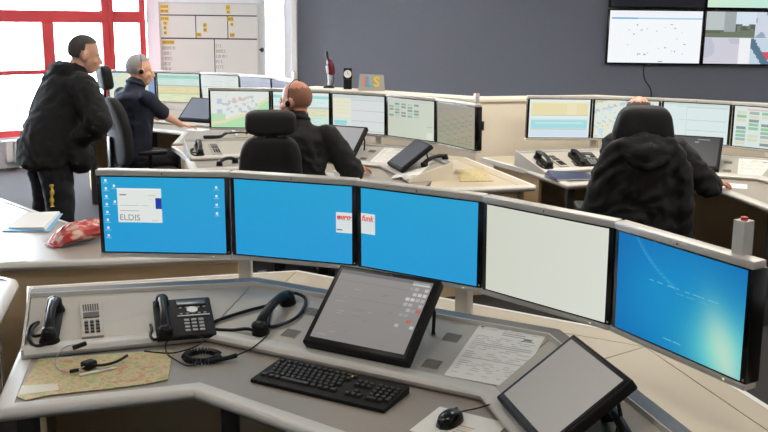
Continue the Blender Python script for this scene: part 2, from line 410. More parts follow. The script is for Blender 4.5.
    part('gholes', 'speaker_grille', bars, m_dark, kp, M=Matrix.Translation((.0, .072, .0005)))['kind'] = 'stuff'
    part('dialdisp', 'display', lambda: MB().box((0, .022, .003), (.052, .034, .003)).mesh('display', bevel=.001), m_dark, kp)
    for j in range(4):
        for i in range(3):
            part('dkey', 'key', lambda: MB().box((0, 0, .002), (.012, .012, .005)).mesh('key', bevel=.001), m_keyt, kp, M=Matrix.Translation((-.018 + i * .018, -.022 - j * .02, .002)))
    return t

MON = [(-.848, 3.466, -1.3), (-.345, 3.391, -16.4), (.119, 3.18, -31.5), (.513, 2.854, -46.3), (.81, 2.44, -62.4)]
SW, SH, ZM = .474, .296, 1.06
def rects(bg, items, grid=None):
    """flat coloured picture on the screen plane: items (u0, v0, u1, v1, rgb), v down"""
    g = MB()
    def q(u0, v0, u1, v1, c, k):
        y = -.0012 - k * .0004
        x0, x1 = (u0 - .5) * SW, (u1 - .5) * SW; z0, z1 = (.5 - v1) * SH, (.5 - v0) * SH
        g.quad((x0, y, z0), (x1, y, z0), (x1, y, z1), (x0, y, z1), lin(c))
    if grid:
        nx, nz, fn = grid
        for i in range(nx):
            for j in range(nz): q(i / nx, j / nz, (i + 1) / nx, (j + 1) / nz, fn((i + .5) / nx, (j + .5) / nz), 0)
    else: q(0, 0, 1, 1, bg, 0)
    for n, it in enumerate(items): q(*it[:5], 1 + (it[5] if len(it) > 5 else 0))
    return g
HOUSE = {}
def make_monitor(k, i, label, pic, extra=None, group=None):
    mx, my, yw = MON[i]; lx, ly = L2((mx, my))
    M = CM(k) @ Matrix.Translation((lx, ly, ZM)) @ Matrix.Rotation(R(yw), 4, 'Z') @ Matrix.Rotation(R(1.6), 4, 'X')
    t = thing('monitor', label, 'monitor', M=M, group=group or 'monitors on the control desks')
    def p(key, name, fn, m): 
        if key not in HOUSE: HOUSE[key] = fn()
        return obj(name, HOUSE[key], m, t)
    p('house', 'housing', lambda: MB().box((0, .025, 0), (SW + .035, .05, SH + .012)).mesh('housing', True, .003), m_gloss)
    p('back', 'back_shell', lambda: MB().box((0, .062, 0), (.3, .03, .2)).mesh('back_shell', True, .01), m_blackm)
    b = p('top', 'top_bar', lambda: MB().box((0, .017, SH / 2 + .0165), (SW + .037, .048, .021)).mesh('top_bar', True, .003), m_alu)
    p('bot', 'bottom_bar', lambda: MB().box((0, .018, -SH / 2 - .014), (SW + .037, .044, .016)).mesh('bottom_bar', True, .003), m_alu)
    p('lens', 'light_sensor', lambda: MB().ball((0, -.008, SH / 2 + .016), .003, 8, 6).mesh('light_sensor', True), m_dark)
    p('led', 'power_lamp', lambda: MB().box((SW / 2 - .05, -.0045, -SH / 2 - .013), (.006, .002, .005), col=(.75, 1., .55)).mesh('power_lamp'), m_led)
    p('btn', 'power_button', lambda: MB().box((SW / 2 + .009, -.0004, -SH / 2 + .004), (.006, .002, .006)).mesh('power_button', True, .0008), m_silver)
    if i in (0, 2): MB().box((SW / 2 + (.06 if i == 0 else -.085), .075, (-ZM + ZW + .002 + .10) / 2), (.05, .05, ZM - ZW + .10)).build('post', m_alu, t, True, .004)
    else: MB().box((0, .085, .0), (.30, .02, .05)).build('mounting_rail', m_alu, t, True, .003)
    if k != 'front':      # office software on the rear screens: pale, low-contrast pictures
        g0 = lin((216, 222, 218)); pic.c = [tuple(.66 * a + .34 * b for a, b in zip(c, g0)) if (k, i) not in (('mid', 4), ('far', 3), ('far', 4)) else c for c in pic.c]
    pic.build('screen', m_led, t, normals=False)
    if extra: extra(t)
    return t

def blue(u, v):
    d = (u - .5) * .9; s = 1 - .1 * v
    return (36 + 6 * u, 152 + 6 * (1 - v), 206 + 4 * v)
BLUE = (40, 150, 208)
def icons(us, v0, dv, n): 
    r = []
    for j in range(n):
        for u in us: r += [(u, v0 + j * dv, u + .018, v0 + j * dv + .032, (214, 232, 240)), (u - .012, v0 + j * dv + .045, u + .032, v0 + j * dv + .053, (150, 205, 232))]
    return r
def lettering(t, body, u, v, size, rgb, shear=0., bold=0., k=8, sx=1.):
    me = text_mesh(body, size, shear, .0002, bold)
    at = me.color_attributes.new('col', 'FLOAT_COLOR', 'CORNER'); c = lin(rgb)
    for d in at.data: d.color = (*c, 1)
    return obj('lettering', me, m_led, t, M=Matrix.Translation(((u - .5) * SW, -.0012 - k * .0004, (.5 - v) * SH)) @ Matrix.Rotation(R(90), 4, 'X') @ Matrix.Diagonal((sx, 1, 1, 1)))
def textlines(u0, u1, v0, v1, n, rgb, rnd, h=.012):
    out = []
    for i in range(n):
        v = v0 + (v1 - v0) * i / max(1, n - 1); u = u0
        while u < u1 - .02:
            w = rnd.uniform(.02, .09); out.append((u, v, min(u1, u + w), v + h, rgb)); u += w + rnd.uniform(.01, .05)
    return out
def win7(u, v):
    # dark blue at the upper left, cyan in the middle, pale glow at lower right
    d = math.hypot((u - .86) * 1.5, (v - .82) * 1.0)
    g = math.exp(-(d / .52) ** 2); s = math.exp(-(((u - .86) - (v - .75) * .22) / .11) ** 2) * math.exp(-((v - .85) / .40) ** 2)
    c = Vector((4, 92, 166)) * (1 - g) + Vector((110, 214, 204)) * g
    e = math.exp(-(math.hypot(u - .5, (v - .55) * .8) / .62) ** 2); e *= 1 - g; c = c * (1 - .8 * e) + Vector((20, 152, 206)) * .8 * e
    c = c * (1 - .8 * s) + Vector((196, 216, 196)) * .8 * s
    a = math.exp(-((math.hypot(u - .95, v + .35) - .86) / .012) ** 2) * (.35 if u < .5 else 0)
    c = c * (1 - a) + Vector((120, 190, 215)) * a
    return tuple(c)
def hsh(*a):
    x = math.sin(sum((i + 1) * 12.9898 * v for i, v in enumerate(a)) * 78.233) * 43758.5453; return x - math.floor(x)
def vnoise(u, v, s):
    x, y = u * s, v * s; i, j = math.floor(x), math.floor(y); fx, fy = x - i, y - j; fx = fx * fx * (3 - 2 * fx); fy = fy * fy * (3 - 2 * fy)
    a = hsh(i, j) * (1 - fx) + hsh(i + 1, j) * fx; b = hsh(i, j + 1) * (1 - fx) + hsh(i + 1, j + 1) * fx; return a * (1 - fy) + b * fy
rn = random.Random(3)

make_desk('front', 'control desk with black keyboard, mouse and road map, under the blue screens')
make_desk('mid', 'control desk of the seated bald man in the black jacket')
make_desk('right', 'control desk with the dark blue folder, below the wall of televisions')
make_desk('far', 'control desk of the grey-haired man, in front of the whiteboard')

# front row screens
w0 = [(.125, .145, .485, .60, (222, 226, 222)), (.435, .27, .485, .415, (34, 60, 160), 1), (.125, .145, .485, .165, (232, 234, 232), 1)]
w0 += [(.145, .225, .20, .24, (110, 118, 122), 1), (.38, .235, .44, .243, (150, 190, 170), 1), (.38, .29, .42, .296, (190, 200, 198), 1), (.145, .37, .30, .376, (160, 170, 170), 1), (.32, .37, .38, .376, (170, 180, 178), 1), (.145, .44, .30, .448, (150, 160, 160), 1), (.20, .57, .30, .576, (190, 196, 194), 1), (.40, .565, .45, .572, (180, 186, 184), 1)]
def ex1(t): lettering(t, 'ELDIS', .222, .535, .033, (120, 128, 132), 0., 0., 9)
make_monitor('front', 0, 'monitor with blue desktop icons and a white window lettered ELDIS', rects(None, icons([.028], .03, .105, 8) + icons([.095], .10, .21, 2) + icons([.925], .10, .115, 4) + w0, (24, 12, blue)), ex1)
eu = [(.868, .335, 1., .60, (216, 222, 222)), (.875, .385, 1., .40, (232, 150, 130), 1), (.88, .43, 1., .437, (150, 180, 205), 1), (.875, .555, .92, .568, (30, 40, 60), 1)] + [(.875, .46 + i * .03, .99, .464 + i * .03, (190, 205, 212), 1) for i in range(3)]
def ex2(t): lettering(t, 'euro', .932, .392, .028, (214, 60, 40), .25, .0008, 9)
make_monitor('front', 1, 'blue monitor screen with a white box reading euro at its edge', rects(None, eu, (24, 12, blue)), ex2)
fk = [(.0, .315, .128, .575, (216, 222, 222)), (.0, .41, .12, .417, (150, 180, 205), 1)] + [(.005, .44 + i * .03, .12, .444 + i * .03, (190, 205, 212), 1) for i in range(4)]
def ex3(t): lettering(t, 'funk', .062, .375, .028, (226, 84, 44), .25, .0008, 9)
make_monitor('front', 2, 'blue monitor screen with a white box reading funk at its edge', rects(None, fk, (24, 12, blue)), ex3)
make_monitor('front', 3, 'monitor showing a blank pale greenish white screen', rects(None, [], (20, 12, lambda u, v: (206 + 8 * u, 209 + 8 * u, 196 + 10 * u))))
def ex5(t):
    cu = MB()
    s = t  # red push button on a square post, fixed to the end of the top bar
    MB().box((SW / 2 - .055, .034, SH / 2 + .07), (.036, .036, .09)).build('signal_post', m_alu, t, False, .0015)
    MB().cyl((SW / 2 - .055, .034, SH / 2 + .115), .009, .008, 12).build('push_button', mat('red_button', (190, 30, 40), .4), t)
make_monitor('front', 4, 'monitor with a blue-green glowing desktop picture and a signal post on top', rects(None, textlines(.28, .82, .375, .376, 1, (110, 190, 215), rn, .008) + textlines(.5, .75, .42, .421, 1, (90, 180, 205), rn, .006) + textlines(.42, .56, .90, .901, 1, (120, 200, 215), rn, .007), (64, 40, win7)), ex5)

# middle row screens
def m_map(u, v):
    c = Vector((226, 232, 226)); 
    road = .88 - .35 * u + .03 * math.sin(u * 9)
    if u > .55: road = min(road, .88 - .35 * .55 - (u - .55) * 1.15)
    if v > road - .02 + .0: c = Vector((196, 226, 180)) if (u < .75) else Vector((216, 234, 208))
    if v < road - .0 and u < .25 and v > .62: c = Vector((168, 220, 160))
    if v > road + .05: c = Vector((150, 222, 150))
    if abs(v - road) < .04: c = Vector((236, 216, 150))
    n = vnoise(u, v, 14)
    if .2 < u < .8 and .12 < v < .6 and n > .66: c = Vector((170, 190, 210))
    if .3 < u < .75 and .15 < v < .5 and vnoise(u + 3, v, 20) > .78: c = Vector((214, 170, 160))
    if .1 < u < .19 and (.2 < v < .34 or .5 < v < .62): c = Vector((176, 186, 206))
    return tuple(c)
SYS = {}
def rows_pic(seedv, cols):
    r = random.Random(seedv); out = []; v = 0.
    for h, c in cols:
        out.append((0, v, 1, v + h, c)); 
        if h > .08: out += [(a, vv, b, vv + .012, tuple(x * .82 for x in c), 1) for vv in [v + .04 + .06 * i for i in range(int(h / .06) - 0)] if vv < v + h - .03 for a, b in [(r.uniform(.03, .3), r.uniform(.32, .6)), (r.uniform(.62, .7), r.uniform(.72, .97))]]
        v += h
    return rects((230, 236, 232), out)
make_monitor('mid', 0, 'monitor showing a street map with a green park and yellow road', rects(None, [], (56, 34, m_map)), None, 'screens of the middle desk')
make_monitor('mid', 1, 'monitor with teal and yellow list rows, beside the bald man\'s head', rows_pic(4, [(.08, (226, 240, 236)), (.08, (120, 210, 204)), (.22, (214, 238, 236)), (.06, (180, 190, 190)), (.2, (226, 222, 168)), (.36, (196, 232, 214))]), None, 'screens of the middle desk')
cc = [(0, 0, 1, .09, (196, 204, 204)), (0, .09, .36, .62, (232, 228, 196)), (0, .62, .36, .98, (214, 226, 222)), (.03, .70, .28, .79, (60, 212, 212), 1), (.03, .80, .26, .815, (90, 100, 110), 1), (.37, .09, 1, 1, (214, 217, 219))]
cc += [(.37, v, 1, v + .015, (160, 166, 172), 1) for v in (.12, .4, .68, .94)] + [(.05, v, .33, v + .012, (212, 206, 160), 1) for v in (.2, .3, .4, .5)]
make_monitor('mid', 2, 'monitor with a pale list, one bright teal bar and grey panels', rects((216, 222, 220), cc), None, 'screens of the middle desk')
dd = [(0, 0, 1, .06, (186, 192, 178))]
for i, u in enumerate([.03, .16, .3, .44, .58]):
    for j in range(5):
        if hsh(i, j) > .25: dd.append((u, .12 + j * .075, u + .1, .17 + j * .075, [(96, 128, 112), (70, 90, 84), (110, 190, 176)][int(hsh(i, j, 5) * 3)]))
dd += [(.03, .5, .3, .52, (206, 176, 120)), (.85, .65, .97, .67, (150, 160, 145)), (.85, .8, .97, .97, (216, 222, 206))]
make_monitor('mid', 3, 'monitor with small dark and teal blocks on pale green', rects(None, dd, (10, 8, lambda u, v: (186 + 10 * u, 194 + 10 * u, 172 + 8 * u))), None, 'screens of the middle desk')
ee = []
for i in range(9):
    for j in range(12): 
        if hsh(i, j, 9) > .4: ee.append((.05 + i * .1, .12 + j * .07, .13 + i * .1, .15 + j * .07, [(150, 134, 124), (164, 150, 116), (138, 136, 128), (168, 152, 132)][int(hsh(i, j, 2) * 4)]))
def ex_post(t):
    MB().box((SW / 2 - .03, .034, SH / 2 + .06), (.032, .032, .07)).build('signal_post', m_alu, t, True, .003)
    MB().cyl((SW / 2 - .03, .034, SH / 2 + .095), .009, .008, 12).build('push_button', mat('red_button', (190, 30, 40), .4), t)
make_monitor('mid', 4, 'dim monitor with a brownish grid, at the end of its row under a signal post', rects(None, ee, (4, 8, lambda u, v: (150 + 6 * u, 146 + 8 * v, 132 - 4 * v))), ex_post, 'screens of the middle desk')
# right row
ra = [(0, 0, 1, .03, (240, 244, 240)), (.03, .06, .97, .41, (236, 218, 140)), (.03, .06, .97, .1, (246, 236, 190), 1), (.62, .1, .78, .41, (240, 226, 170), 1), (.03, .41, .97, .42, (150, 140, 90), 1), (.02, .5, .97, .54, (200, 230, 232)), (.03, .54, .97, .76, (128, 216, 224)), (.1, .6, .9, .63, (190, 240, 244), 1), (.03, .77, .97, .785, (80, 130, 140), 1), (.02, .80, .98, .97, (206, 224, 246))]
make_monitor('right', 0, 'monitor with one large yellow block above one teal block', rects((228, 240, 240), ra), None, 'screens of the desk below the televisions')
def p_map(u, v):
    n = vnoise(u, v, 9); k = vnoise(u + 7, v + 3, 22)
    c = Vector((222, 232, 226)) 
    if n > .6: c = Vector((232, 230, 190))
    if n < .3: c = Vector((190, 216, 232))
    if k > .75: c = Vector((170, 184, 176))
    return tuple(c)
make_monitor('right', 1, 'monitor with a pale street map, partly behind the chair headrest', rects(None, [], (48, 30, p_map)), None, 'screens of the desk below the televisions')
rc = [(0, 0, 1, .05, (190, 214, 212)), (.2, .08, 1, .09, (160, 186, 186))] + [(.36, v, .97, v + .012, (150, 176, 176)) for v in (.1, .42, .68, .93)] + [(.36, .1, .365, 1, (170, 196, 196)), (.25, .42, .34, .43, (176, 200, 200))]
make_monitor('right', 2, 'monitor with empty pale cyan panels divided by thin lines', rects((216, 236, 234), rc), None, 'screens of the desk below the televisions')
rd = [(0, 0, 1, .05, (214, 226, 224)), (.2, .06, .9, .09, (226, 150, 140))]
for i in range(5):
    for j in range(9):
        if hsh(i, j, 3) > .18: rd.append((.04 + i * .19, .12 + j * .095, .19 + i * .19, .19 + j * .095, [(92, 178, 120), (60, 78, 80), (70, 96, 96), (130, 150, 150), (214, 210, 170)][int(hsh(i, j, 8) * 5)]))
make_monitor('right', 3, 'monitor with a grid of green and dark blocks', rects((214, 232, 226), rd), None, 'screens of the desk below the televisions')
make_monitor('right', 4, 'monitor with pale list rows beyond the green and dark grid', rows_pic(9, [(.1, (220, 230, 230)), (.9, (226, 232, 228))]), ex_post, 'screens of the desk below the televisions')
# far row
make_monitor('far', 0, 'monitor with a pale yellow and blue map behind the grey-haired man', rects(None, [(.86, 0, 1, 1, (44, 120, 206))], (40, 26, lambda u, v: tuple(Vector((226, 224, 176)) if vnoise(u + 1, v, 8) > .45 else Vector((186, 222, 226))))), None, 'screens of the far desk')
make_monitor('far', 1, 'monitor with green, teal and yellow rows beside the grey-haired man', rows_pic(12, [(.06, (214, 232, 228)), (.12, (116, 208, 180)), (.22, (200, 232, 222)), (.05, (150, 180, 170)), (.22, (232, 214, 138)), (.06, (196, 200, 140)), (.27, (226, 232, 176))]), None, 'screens of the far desk')
make_monitor('far', 2, 'monitor with pale grey-green rows, below the whiteboard', rows_pic(15, [(.1, (216, 226, 222)), (.3, (222, 230, 226)), (.04, (180, 190, 190)), (.56, (224, 230, 214))]), None, 'screens of the far desk')
make_monitor('far', 3, 'dim lavender grey monitor, next but one to the far signal post', rows_pic(16, [(.1, (168, 172, 186)), (.9, (164, 168, 182))]), None, 'screens of the far desk')
make_monitor('far', 4, 'dim blue grey monitor beside the far signal post', rows_pic(17, [(.1, (146, 150, 168)), (.9, (140, 146, 164))]), ex_post, 'screens of the far desk')
# ------------------------------------------------------------------ things on the desks
TS = {}
def touchscreen(k, seg, label, pic_items=None, bg=(150, 146, 142), grid=None):
    x, y, z, yaw, tilt = {'B': (-.092, 2.701, .800, R(-27.9), R(40)), 'C': (.353, 2.209, .800, R(-76.4), R(37))}[seg]; sc_ = 1. if seg == 'B' else .89
    lx, ly = L2((x, y))
    M = CM(k) @ Matrix.Translation((lx, ly, z)) @ Matrix.Rotation(yaw, 4, 'Z') @ Matrix.Rotation(tilt, 4, 'X') @ Matrix.Scale(sc_, 4)
    t = thing('touch_screen', label, 'touch screen', M=M, group='tilted touch screens on the instrument panels')
    w, h = .378, .312
    def p(key, name, fn, m):
        if key not in TS: TS[key] = fn()
        return obj(name, TS[key], m, t)
    p('h', 'housing', lambda: MB().box((0, h / 2, -.018), (w, h, .036)).mesh('housing', True, .007, 3), m_blackm)
    p('b', 'bezel', lambda: MB().box((0, h / 2, .0005), (w - .02, h - .02, .003)).mesh('bezel', True, .001), m_black)
    def strut(s):
        return MB().tube([(s * .168, h * .80, -.03), (s * .172, h * .74, -.075), (s * .172, h * .60, -.120), (s * .172, h * .585, -.124)], [.006, .006, .006, .009], 8).mesh('strut', True)
    for s in (-1, 1): p('s%d' % s, 'strut', lambda: strut(s), m_black)
    g = MB(); sw, sh = .336, .268
    def q(u0, v0, u1, v1, c, n):
        x0, x1 = (u0 - .5) * sw, (u1 - .5) * sw; y0, y1 = h / 2 + .003 + (.5 - v1) * sh, h / 2 + .003 + (.5 - v0) * sh; zz = .0024 + n * .0003
        g.quad((x0, y0, zz), (x1, y0, zz), (x1, y1, zz), (x0, y1, zz), lin(c))
    if grid:
        for i in range(grid[0]):
            for j in range(grid[1]): q(i / grid[0], j / grid[1], (i + 1) / grid[0], (j + 1) / grid[1], grid[2]((i + .5) / grid[0], (j + .5) / grid[1]), 0)
    else: q(0, 0, 1, 1, bg, 0)
    for it in pic_items or []: q(*it[:5], 1 + (it[5] if len(it) > 5 else 0))
    g.build('screen', m_led, t, normals=False)
    return t
r5 = random.Random(11); it = [(0, 0, 1, .05, (112, 112, 114)), (.80, .02, .98, .07, (196, 198, 198)), (0, .15, .78, .156, (124, 124, 124)), (0, .38, .78, .386, (128, 128, 126))]
for i in range(4):
    for j in range(8):
        if hsh(i, j, 6) > .2:
            c = [(182, 184, 182), (170, 170, 170), (196, 196, 194), (150, 150, 150)][int(hsh(i, j, 1) * 4)]
            if (i, j) in ((3, 4), (2, 6), (1, 7)): c = (190, 96, 84)
            it.append((.79 + i * .052, .1 + j * .075, .83 + i * .052, .145 + j * .075, c))
for n in range(26):
    u, v = r5.uniform(.03, .7), r5.uniform(.2, .95); it.append((u, v, u + r5.uniform(.03, .1), v + .008, [(124, 122, 122), (168, 130, 124), (160, 158, 156)][n % 3]))
TOUCH_B = it
touchscreen('front', 'B', 'large tilted black touch screen behind the keyboard, grey form with button columns', it, None, (8, 8, lambda u, v: (142 - 8 * v, 139 - 8 * v, 136 - 7 * v)))
touchscreen('front', 'C', 'tilted black touch screen with an empty grey face, beside the mouse', None, None, (8, 8, lambda u, v: (140 + 8 * u, 135 + 8 * u, 129 + 8 * u)))  # grey emission stands in for light reflected off the blank screen
touchscreen('mid', 'B', 'tilted black touch screen with a light grey picture, beside the bald man', None, (150, 150, 152))
touchscreen('mid', 'C', 'dark tilted touch screen beside the white papers of the bald man', None, (62, 66, 74))
touchscreen('right', 'B', 'dark tilted touch screen beside the chair with the hung jacket', [(.55, .06, .8, .10, (120, 124, 126)), (.5, .16, .58, .2, (140, 142, 144)), (.45, .5, .55, .53, (150, 150, 150))], (52, 54, 58))
touchscreen('right', 'C', 'dark tilted touch screen on the side wing below the televisions', None, (70, 72, 78))
touchscreen('far', 'B', 'tilted grey touch screen behind the hand of the grey-haired man', None, (118, 124, 138))
touchscreen('far', 'C', 'tilted touch screen on the side wing of the whiteboard desk', None, (118, 124, 138))

def handset_mesh():
    g = MB()
    # arched grip, local Y long axis, Z up
    pts = catmull([(0, -.088, .018), (0, -.055, .036), (0, 0, .043), (0, .055, .036), (0, .088, .018)], 5)
    n = len(pts); rs = [.017 - .004 * math.sin(math.pi * i / (n - 1)) for i in range(n)]
    g.tube(pts, rs, 10)
    g.cyl((0, -.085, 0.), .025, .026, 16, r2=.021); g.cyl((0, .085, 0.), .025, .026, 16, r2=.021)
    g.ball((0, -.087, .026), (.022, .022, .012), 12, 6); g.ball((0, .087, .026), (.022, .022, .012), 12, 6)
    return g.mesh('handset', True)
HS = {}
def handset(M, label, cradle=True, cord=None, group='black telephone handsets on the panels', hook=True):
    t = thing('telephone_handset', label, 'telephone', M=M, group=group)
    if 'h' not in HS:
        HS['h'] = handset_mesh(); g = MB()
        g.box((0, 0, .004), (.05, .15, .008)); g.cyl((0, -.086, 0), .03, .014, 16, r2=.026); g.cyl((0, .086, 0), .03, .014, 16, r2=.026)
        HS['c'] = g.mesh('cradle', True, .001)
    obj('handset', HS['h'], m_black, t, loc=(0, 0, .012 if cradle else .0))
    if cradle: obj('cradle', HS['c'], m_blackm, t)
    if cord: MB().tube(catmull(cord, 6), .005, 8).build('cord', m_black, t, True)
    return t
CORD_A = [(-.02, -.08, .02), (-.045, -.07, .012), (-.055, -.03, .008), (-.04, .01, .008), (-.06, -.02, .012), (-.06, -.075, .01), (-.035, -.115, .007), (-.005, -.115, .012)]
for k, lb in [('front', 'black handset in its cradle on the panel above the road map'), ('mid', 'black handset on the cream panel of the bald man\'s desk, by its key block'),
              ('right', 'black handset on the panel beside the dark blue folder'), ('far', 'black handset on the panel in front of the grey-haired man')]:
    handset(CM(k) @ seg_frame('A', -1.10, 2.915, R(-6), .003) @ Matrix.Scale(1.1, 4), lb, True, CORD_A)
# loose handset with thick looped cord on the middle panel
Mb = CM('front') @ seg_frame('B', -.372, 3.02, 0, .001)
ang = math.atan2(3.164 - 2.886, -.312 + .412) - R(-26.3) - R(90)
handset(Mb @ Matrix.Rotation(ang, 4, 'Z') @ Matrix.Scale(1.2, 4), 'black handset with a thick looped cord, beside the touch screen', False,
        [(.0, .10, .025), (.015, .118, .016), (.045, .11, .009), (.064, .07, .007), (.07, .01, .007), (.05, -.035, .007), (.01, -.055, .006), (-.035, .04, .007), (-.07, .03, .006), (-.125, -.025, .006), (-.16, -.075, .006), (-.14, -.105, .007), (-.085, -.10, .006), (-.04, -.09, .01), (0, -.105, .016)])
handset(CM('mid') @ desk_frame(-.85, 2.62, R(-35), ZW + .002), 'black handset lying on the grey worktop behind the bald man\'s chair', False)
handset(CM('mid') @ seg_frame('C', .64, 2.14, R(10), .002), 'black handset beside the dark touch screen of the bald man', False)
handset(CM('front') @ seg_frame('C', .592, 2.115, R(80), .001), 'black handset lying below the empty grey touch screen', False)

# desk telephone
def phone(M, label):
    t = thing('desk_telephone', label, 'telephone', M=M, group='black desk telephones')
    w, h = .195, .215
    b = MB().hexa([(-w / 2, -h / 2, 0), (w / 2, -h / 2, 0), (w / 2, h / 2, 0), (-w / 2, h / 2, 0)], [(-w / 2, -h / 2, .018), (w / 2, -h / 2, .018), (w / 2, h / 2, .035), (-w / 2, h / 2, .035)]).build('body', m_blackm, t, True, .006, 3)
    def zt(y): return .018 + .017 * (y + h / 2) / h
    MB().box((.03, .075, zt(.075) + .002), (.10, .034, .006), M=None).build('display', mat('phone_display', (70, 74, 76), .25), t, True, .001)
    MB().cyl((.03, .034, zt(.034) - .001), .019, .005, 20).build('navigation_ring', m_silver, t, True)
    MB().box((.032, .002, zt(.002) + .001), (.11, .005, .004)).build('silver_strip', m_silver, t)
    ks = MB()
    for j in range(4):
        for i in range(3): ks.box((.006 + i * .024, -.022 - j * .019, zt(-.03 - j * .019) + .001), (.017, .012, .005))
    for j in range(2):
        for i in range(5): ks.box((-.008 + i * .02, .05 - j * .034, zt(.05 - j * .034)), (.010, .006, .004))
    ks.build('keys', mat('phone_key_grey', (150, 152, 152), .4), t, True, .001)['kind'] = 'stuff'
    obj('handset', HS['h'], m_black, t, M=Matrix.Translation((-.068, 0, .022)) @ Matrix.Rotation(R(4.5), 4, 'X'))
    MB().tube(catmull([(-.08, -.10, .02), (-.105, -.105, .012), (-.116, -.07, .005), (-.11, -.03, .004), (-.112, .0, .004)], 5), .005, 8).build('cord', m_black, t, True)
    return t
phone(CM('front') @ seg_frame('A', -.68, 3.0, R(-2), .003), 'black desk telephone with display and silver keys, above the coiled cable')
phone(CM('right') @ seg_frame('A', -.76, 3.01, R(-8), .001), 'black desk telephone between the blue folder and the chair with the jacket')
phone(CM('far') @ seg_frame('A', -.70, 3.03, R(-8), .001), 'black desk telephone on the desk before the whiteboard')

# keyboard
def keyboard(M, label):
    t = thing('keyboard', label, 'keyboard', M=M)
    w, d = .455, .16
    MB().hexa([(-w / 2, -d / 2, 0), (w / 2, -d / 2, 0), (w / 2, d / 2, 0), (-w / 2, d / 2, 0)], [(-w / 2, -d / 2, .012), (w / 2, -d / 2, .012), (w / 2, d / 2, .026), (-w / 2, d / 2, .026)]).build('case', m_blackm, t, True, .003)
    ks = MB()
    def key(x, y, kw=.0155):
        z = .013 + .014 * (y + d / 2) / d
        ks.hexa([(x - kw / 2, y - .0078, z - .002), (x + kw / 2, y - .0078, z - .002), (x + kw / 2, y + .0078, z), (x - kw / 2, y + .0078, z)],
                [(x - kw / 2 + .002, y - .0055, z + .006), (x + kw / 2 - .002, y - .0055, z + .006), (x + kw / 2 - .002, y + .006, z + .0075), (x - kw / 2 + .002, y + .006, z + .0075)])
    for i in range(13): key(-.205 + i * .0215 + (.006 if i else 0), .058, .0145)
    for r, n in enumerate((14, 13, 13, 12)):
        for i in range(n): key(-.203 + r * .005 + i * .0192, .034 - r * .0192)
    for x, kw in ((-.2, .022), (-.176, .018), (-.155, .018), (-.092, .10), (-.028, .018), (-.006, .018), (.016, .018), (.04, .022)): key(x, -.0435, kw)
    for r in range(3):
        for i in range(3):
            if r < 2: key(.088 + i * .0192, .034 - r * .0192)
    key(.107, -.024); 
    for i in range(3): key(.088 + i * .0192, -.0435)
    for r in range(4):
        for i in range(4): key(.156 + i * .0192, .034 - r * .0192)
    key(.166, -.0435, .035); key(.194, -.0435); key(.2136, -.034)
    k = ks.build('keys', m_keyt, t, normals=True); k['kind'] = 'stuff'
    MB().box((.045, .058, .0265), (.018, .012, .002)).build('sticker', mat('gold_sticker', (190, 150, 60), .4), t)
    return t
keyboard(CM('front') @ desk_frame(-.157, 2.557, R(-27.8), ZW + .001), 'black full-size keyboard on the grey worktop below the touch screen')

# mouse, pad
def mouse(M, label, cable):
    t = thing('computer_mouse', label, 'mouse', M=M)
    g = MB(); nx, ny = 9, 13
    def prof(i, j):
        u = i / (nx - 1) * 2 - 1; v = j / (ny - 1) * 2 - 1
        wv = .029 * (1 - .25 * v * v) * math.sqrt(max(0, 1 - (abs(v) ** 4)))
        z = .036 * math.sqrt(max(0, 1 - abs(u) ** 2.6)) * math.sqrt(max(0, 1 - abs(v) ** 2.4)) * (1 - .12 * v)
        return (u * wv, v * .053, z + .002)
    top = [prof(i, j) for j in range(ny) for i in range(nx)]
    fs = [(j * nx + i, j * nx + i + 1, (j + 1) * nx + i + 1, (j + 1) * nx + i) for j in range(ny - 1) for i in range(nx - 1)]
    g.add(top, fs); g.add([(x, y, .001) for x, y, z in top], [f[::-1] for f in fs])
    g.build('body', m_gloss, t, True)
    MB().box((0, .026, .031), (.006, .018, .008)).build('scroll_wheel', m_dark, t, True, .002)
    MB().tube(catmull(cable, 6), .0022, 6).build('cable', m_black, t, True)
    return t
mouse(CM('front') @ desk_frame(.186, 2.322, R(-35), ZW + .0035), 'glossy black computer mouse on the white pad', [(0, .052, .012), (.005, .075, .01), (.025, .105, .012), (.055, .135, .022), (.085, .152, .033)])
def sheet(name, M, poly, label, cat, m=None, items=None, bg=(226, 226, 224), thick=.0012, group=None, nx=0):
    t = thing(name, label, cat, M=M, group=group)
    MB().prism(poly, 0, thick).build('sheet', m or m_paper, t)
    if items:
        g = MB()
        for (x0, y0, x1, y1, c) in items: g.quad((x0, y0, thick + .0003), (x1, y0, thick + .0003), (x1, y1, thick + .0003), (x0, y1, thick + .0003), lin(c))
        g.build('print', m_print, t, normals=False)
    return t
pd = [(-.105, -.09), (.105, -.09), (.105, .09), (-.105, .09)]
sheet('mouse_pad', CM('front') @ desk_frame(.21, 2.30, R(-30), ZW + .001), pd, 'white printed mouse pad under the black mouse', 'mouse pad', thick=.002,
      items=[(-.02 + .03 * hsh(i, 2), -.08 + i * .014, .02 + .05 * hsh(i, 3), -.074 + i * .014, [(206, 150, 140), (170, 176, 160), (200, 190, 150)][i % 3]) for i in range(7)])
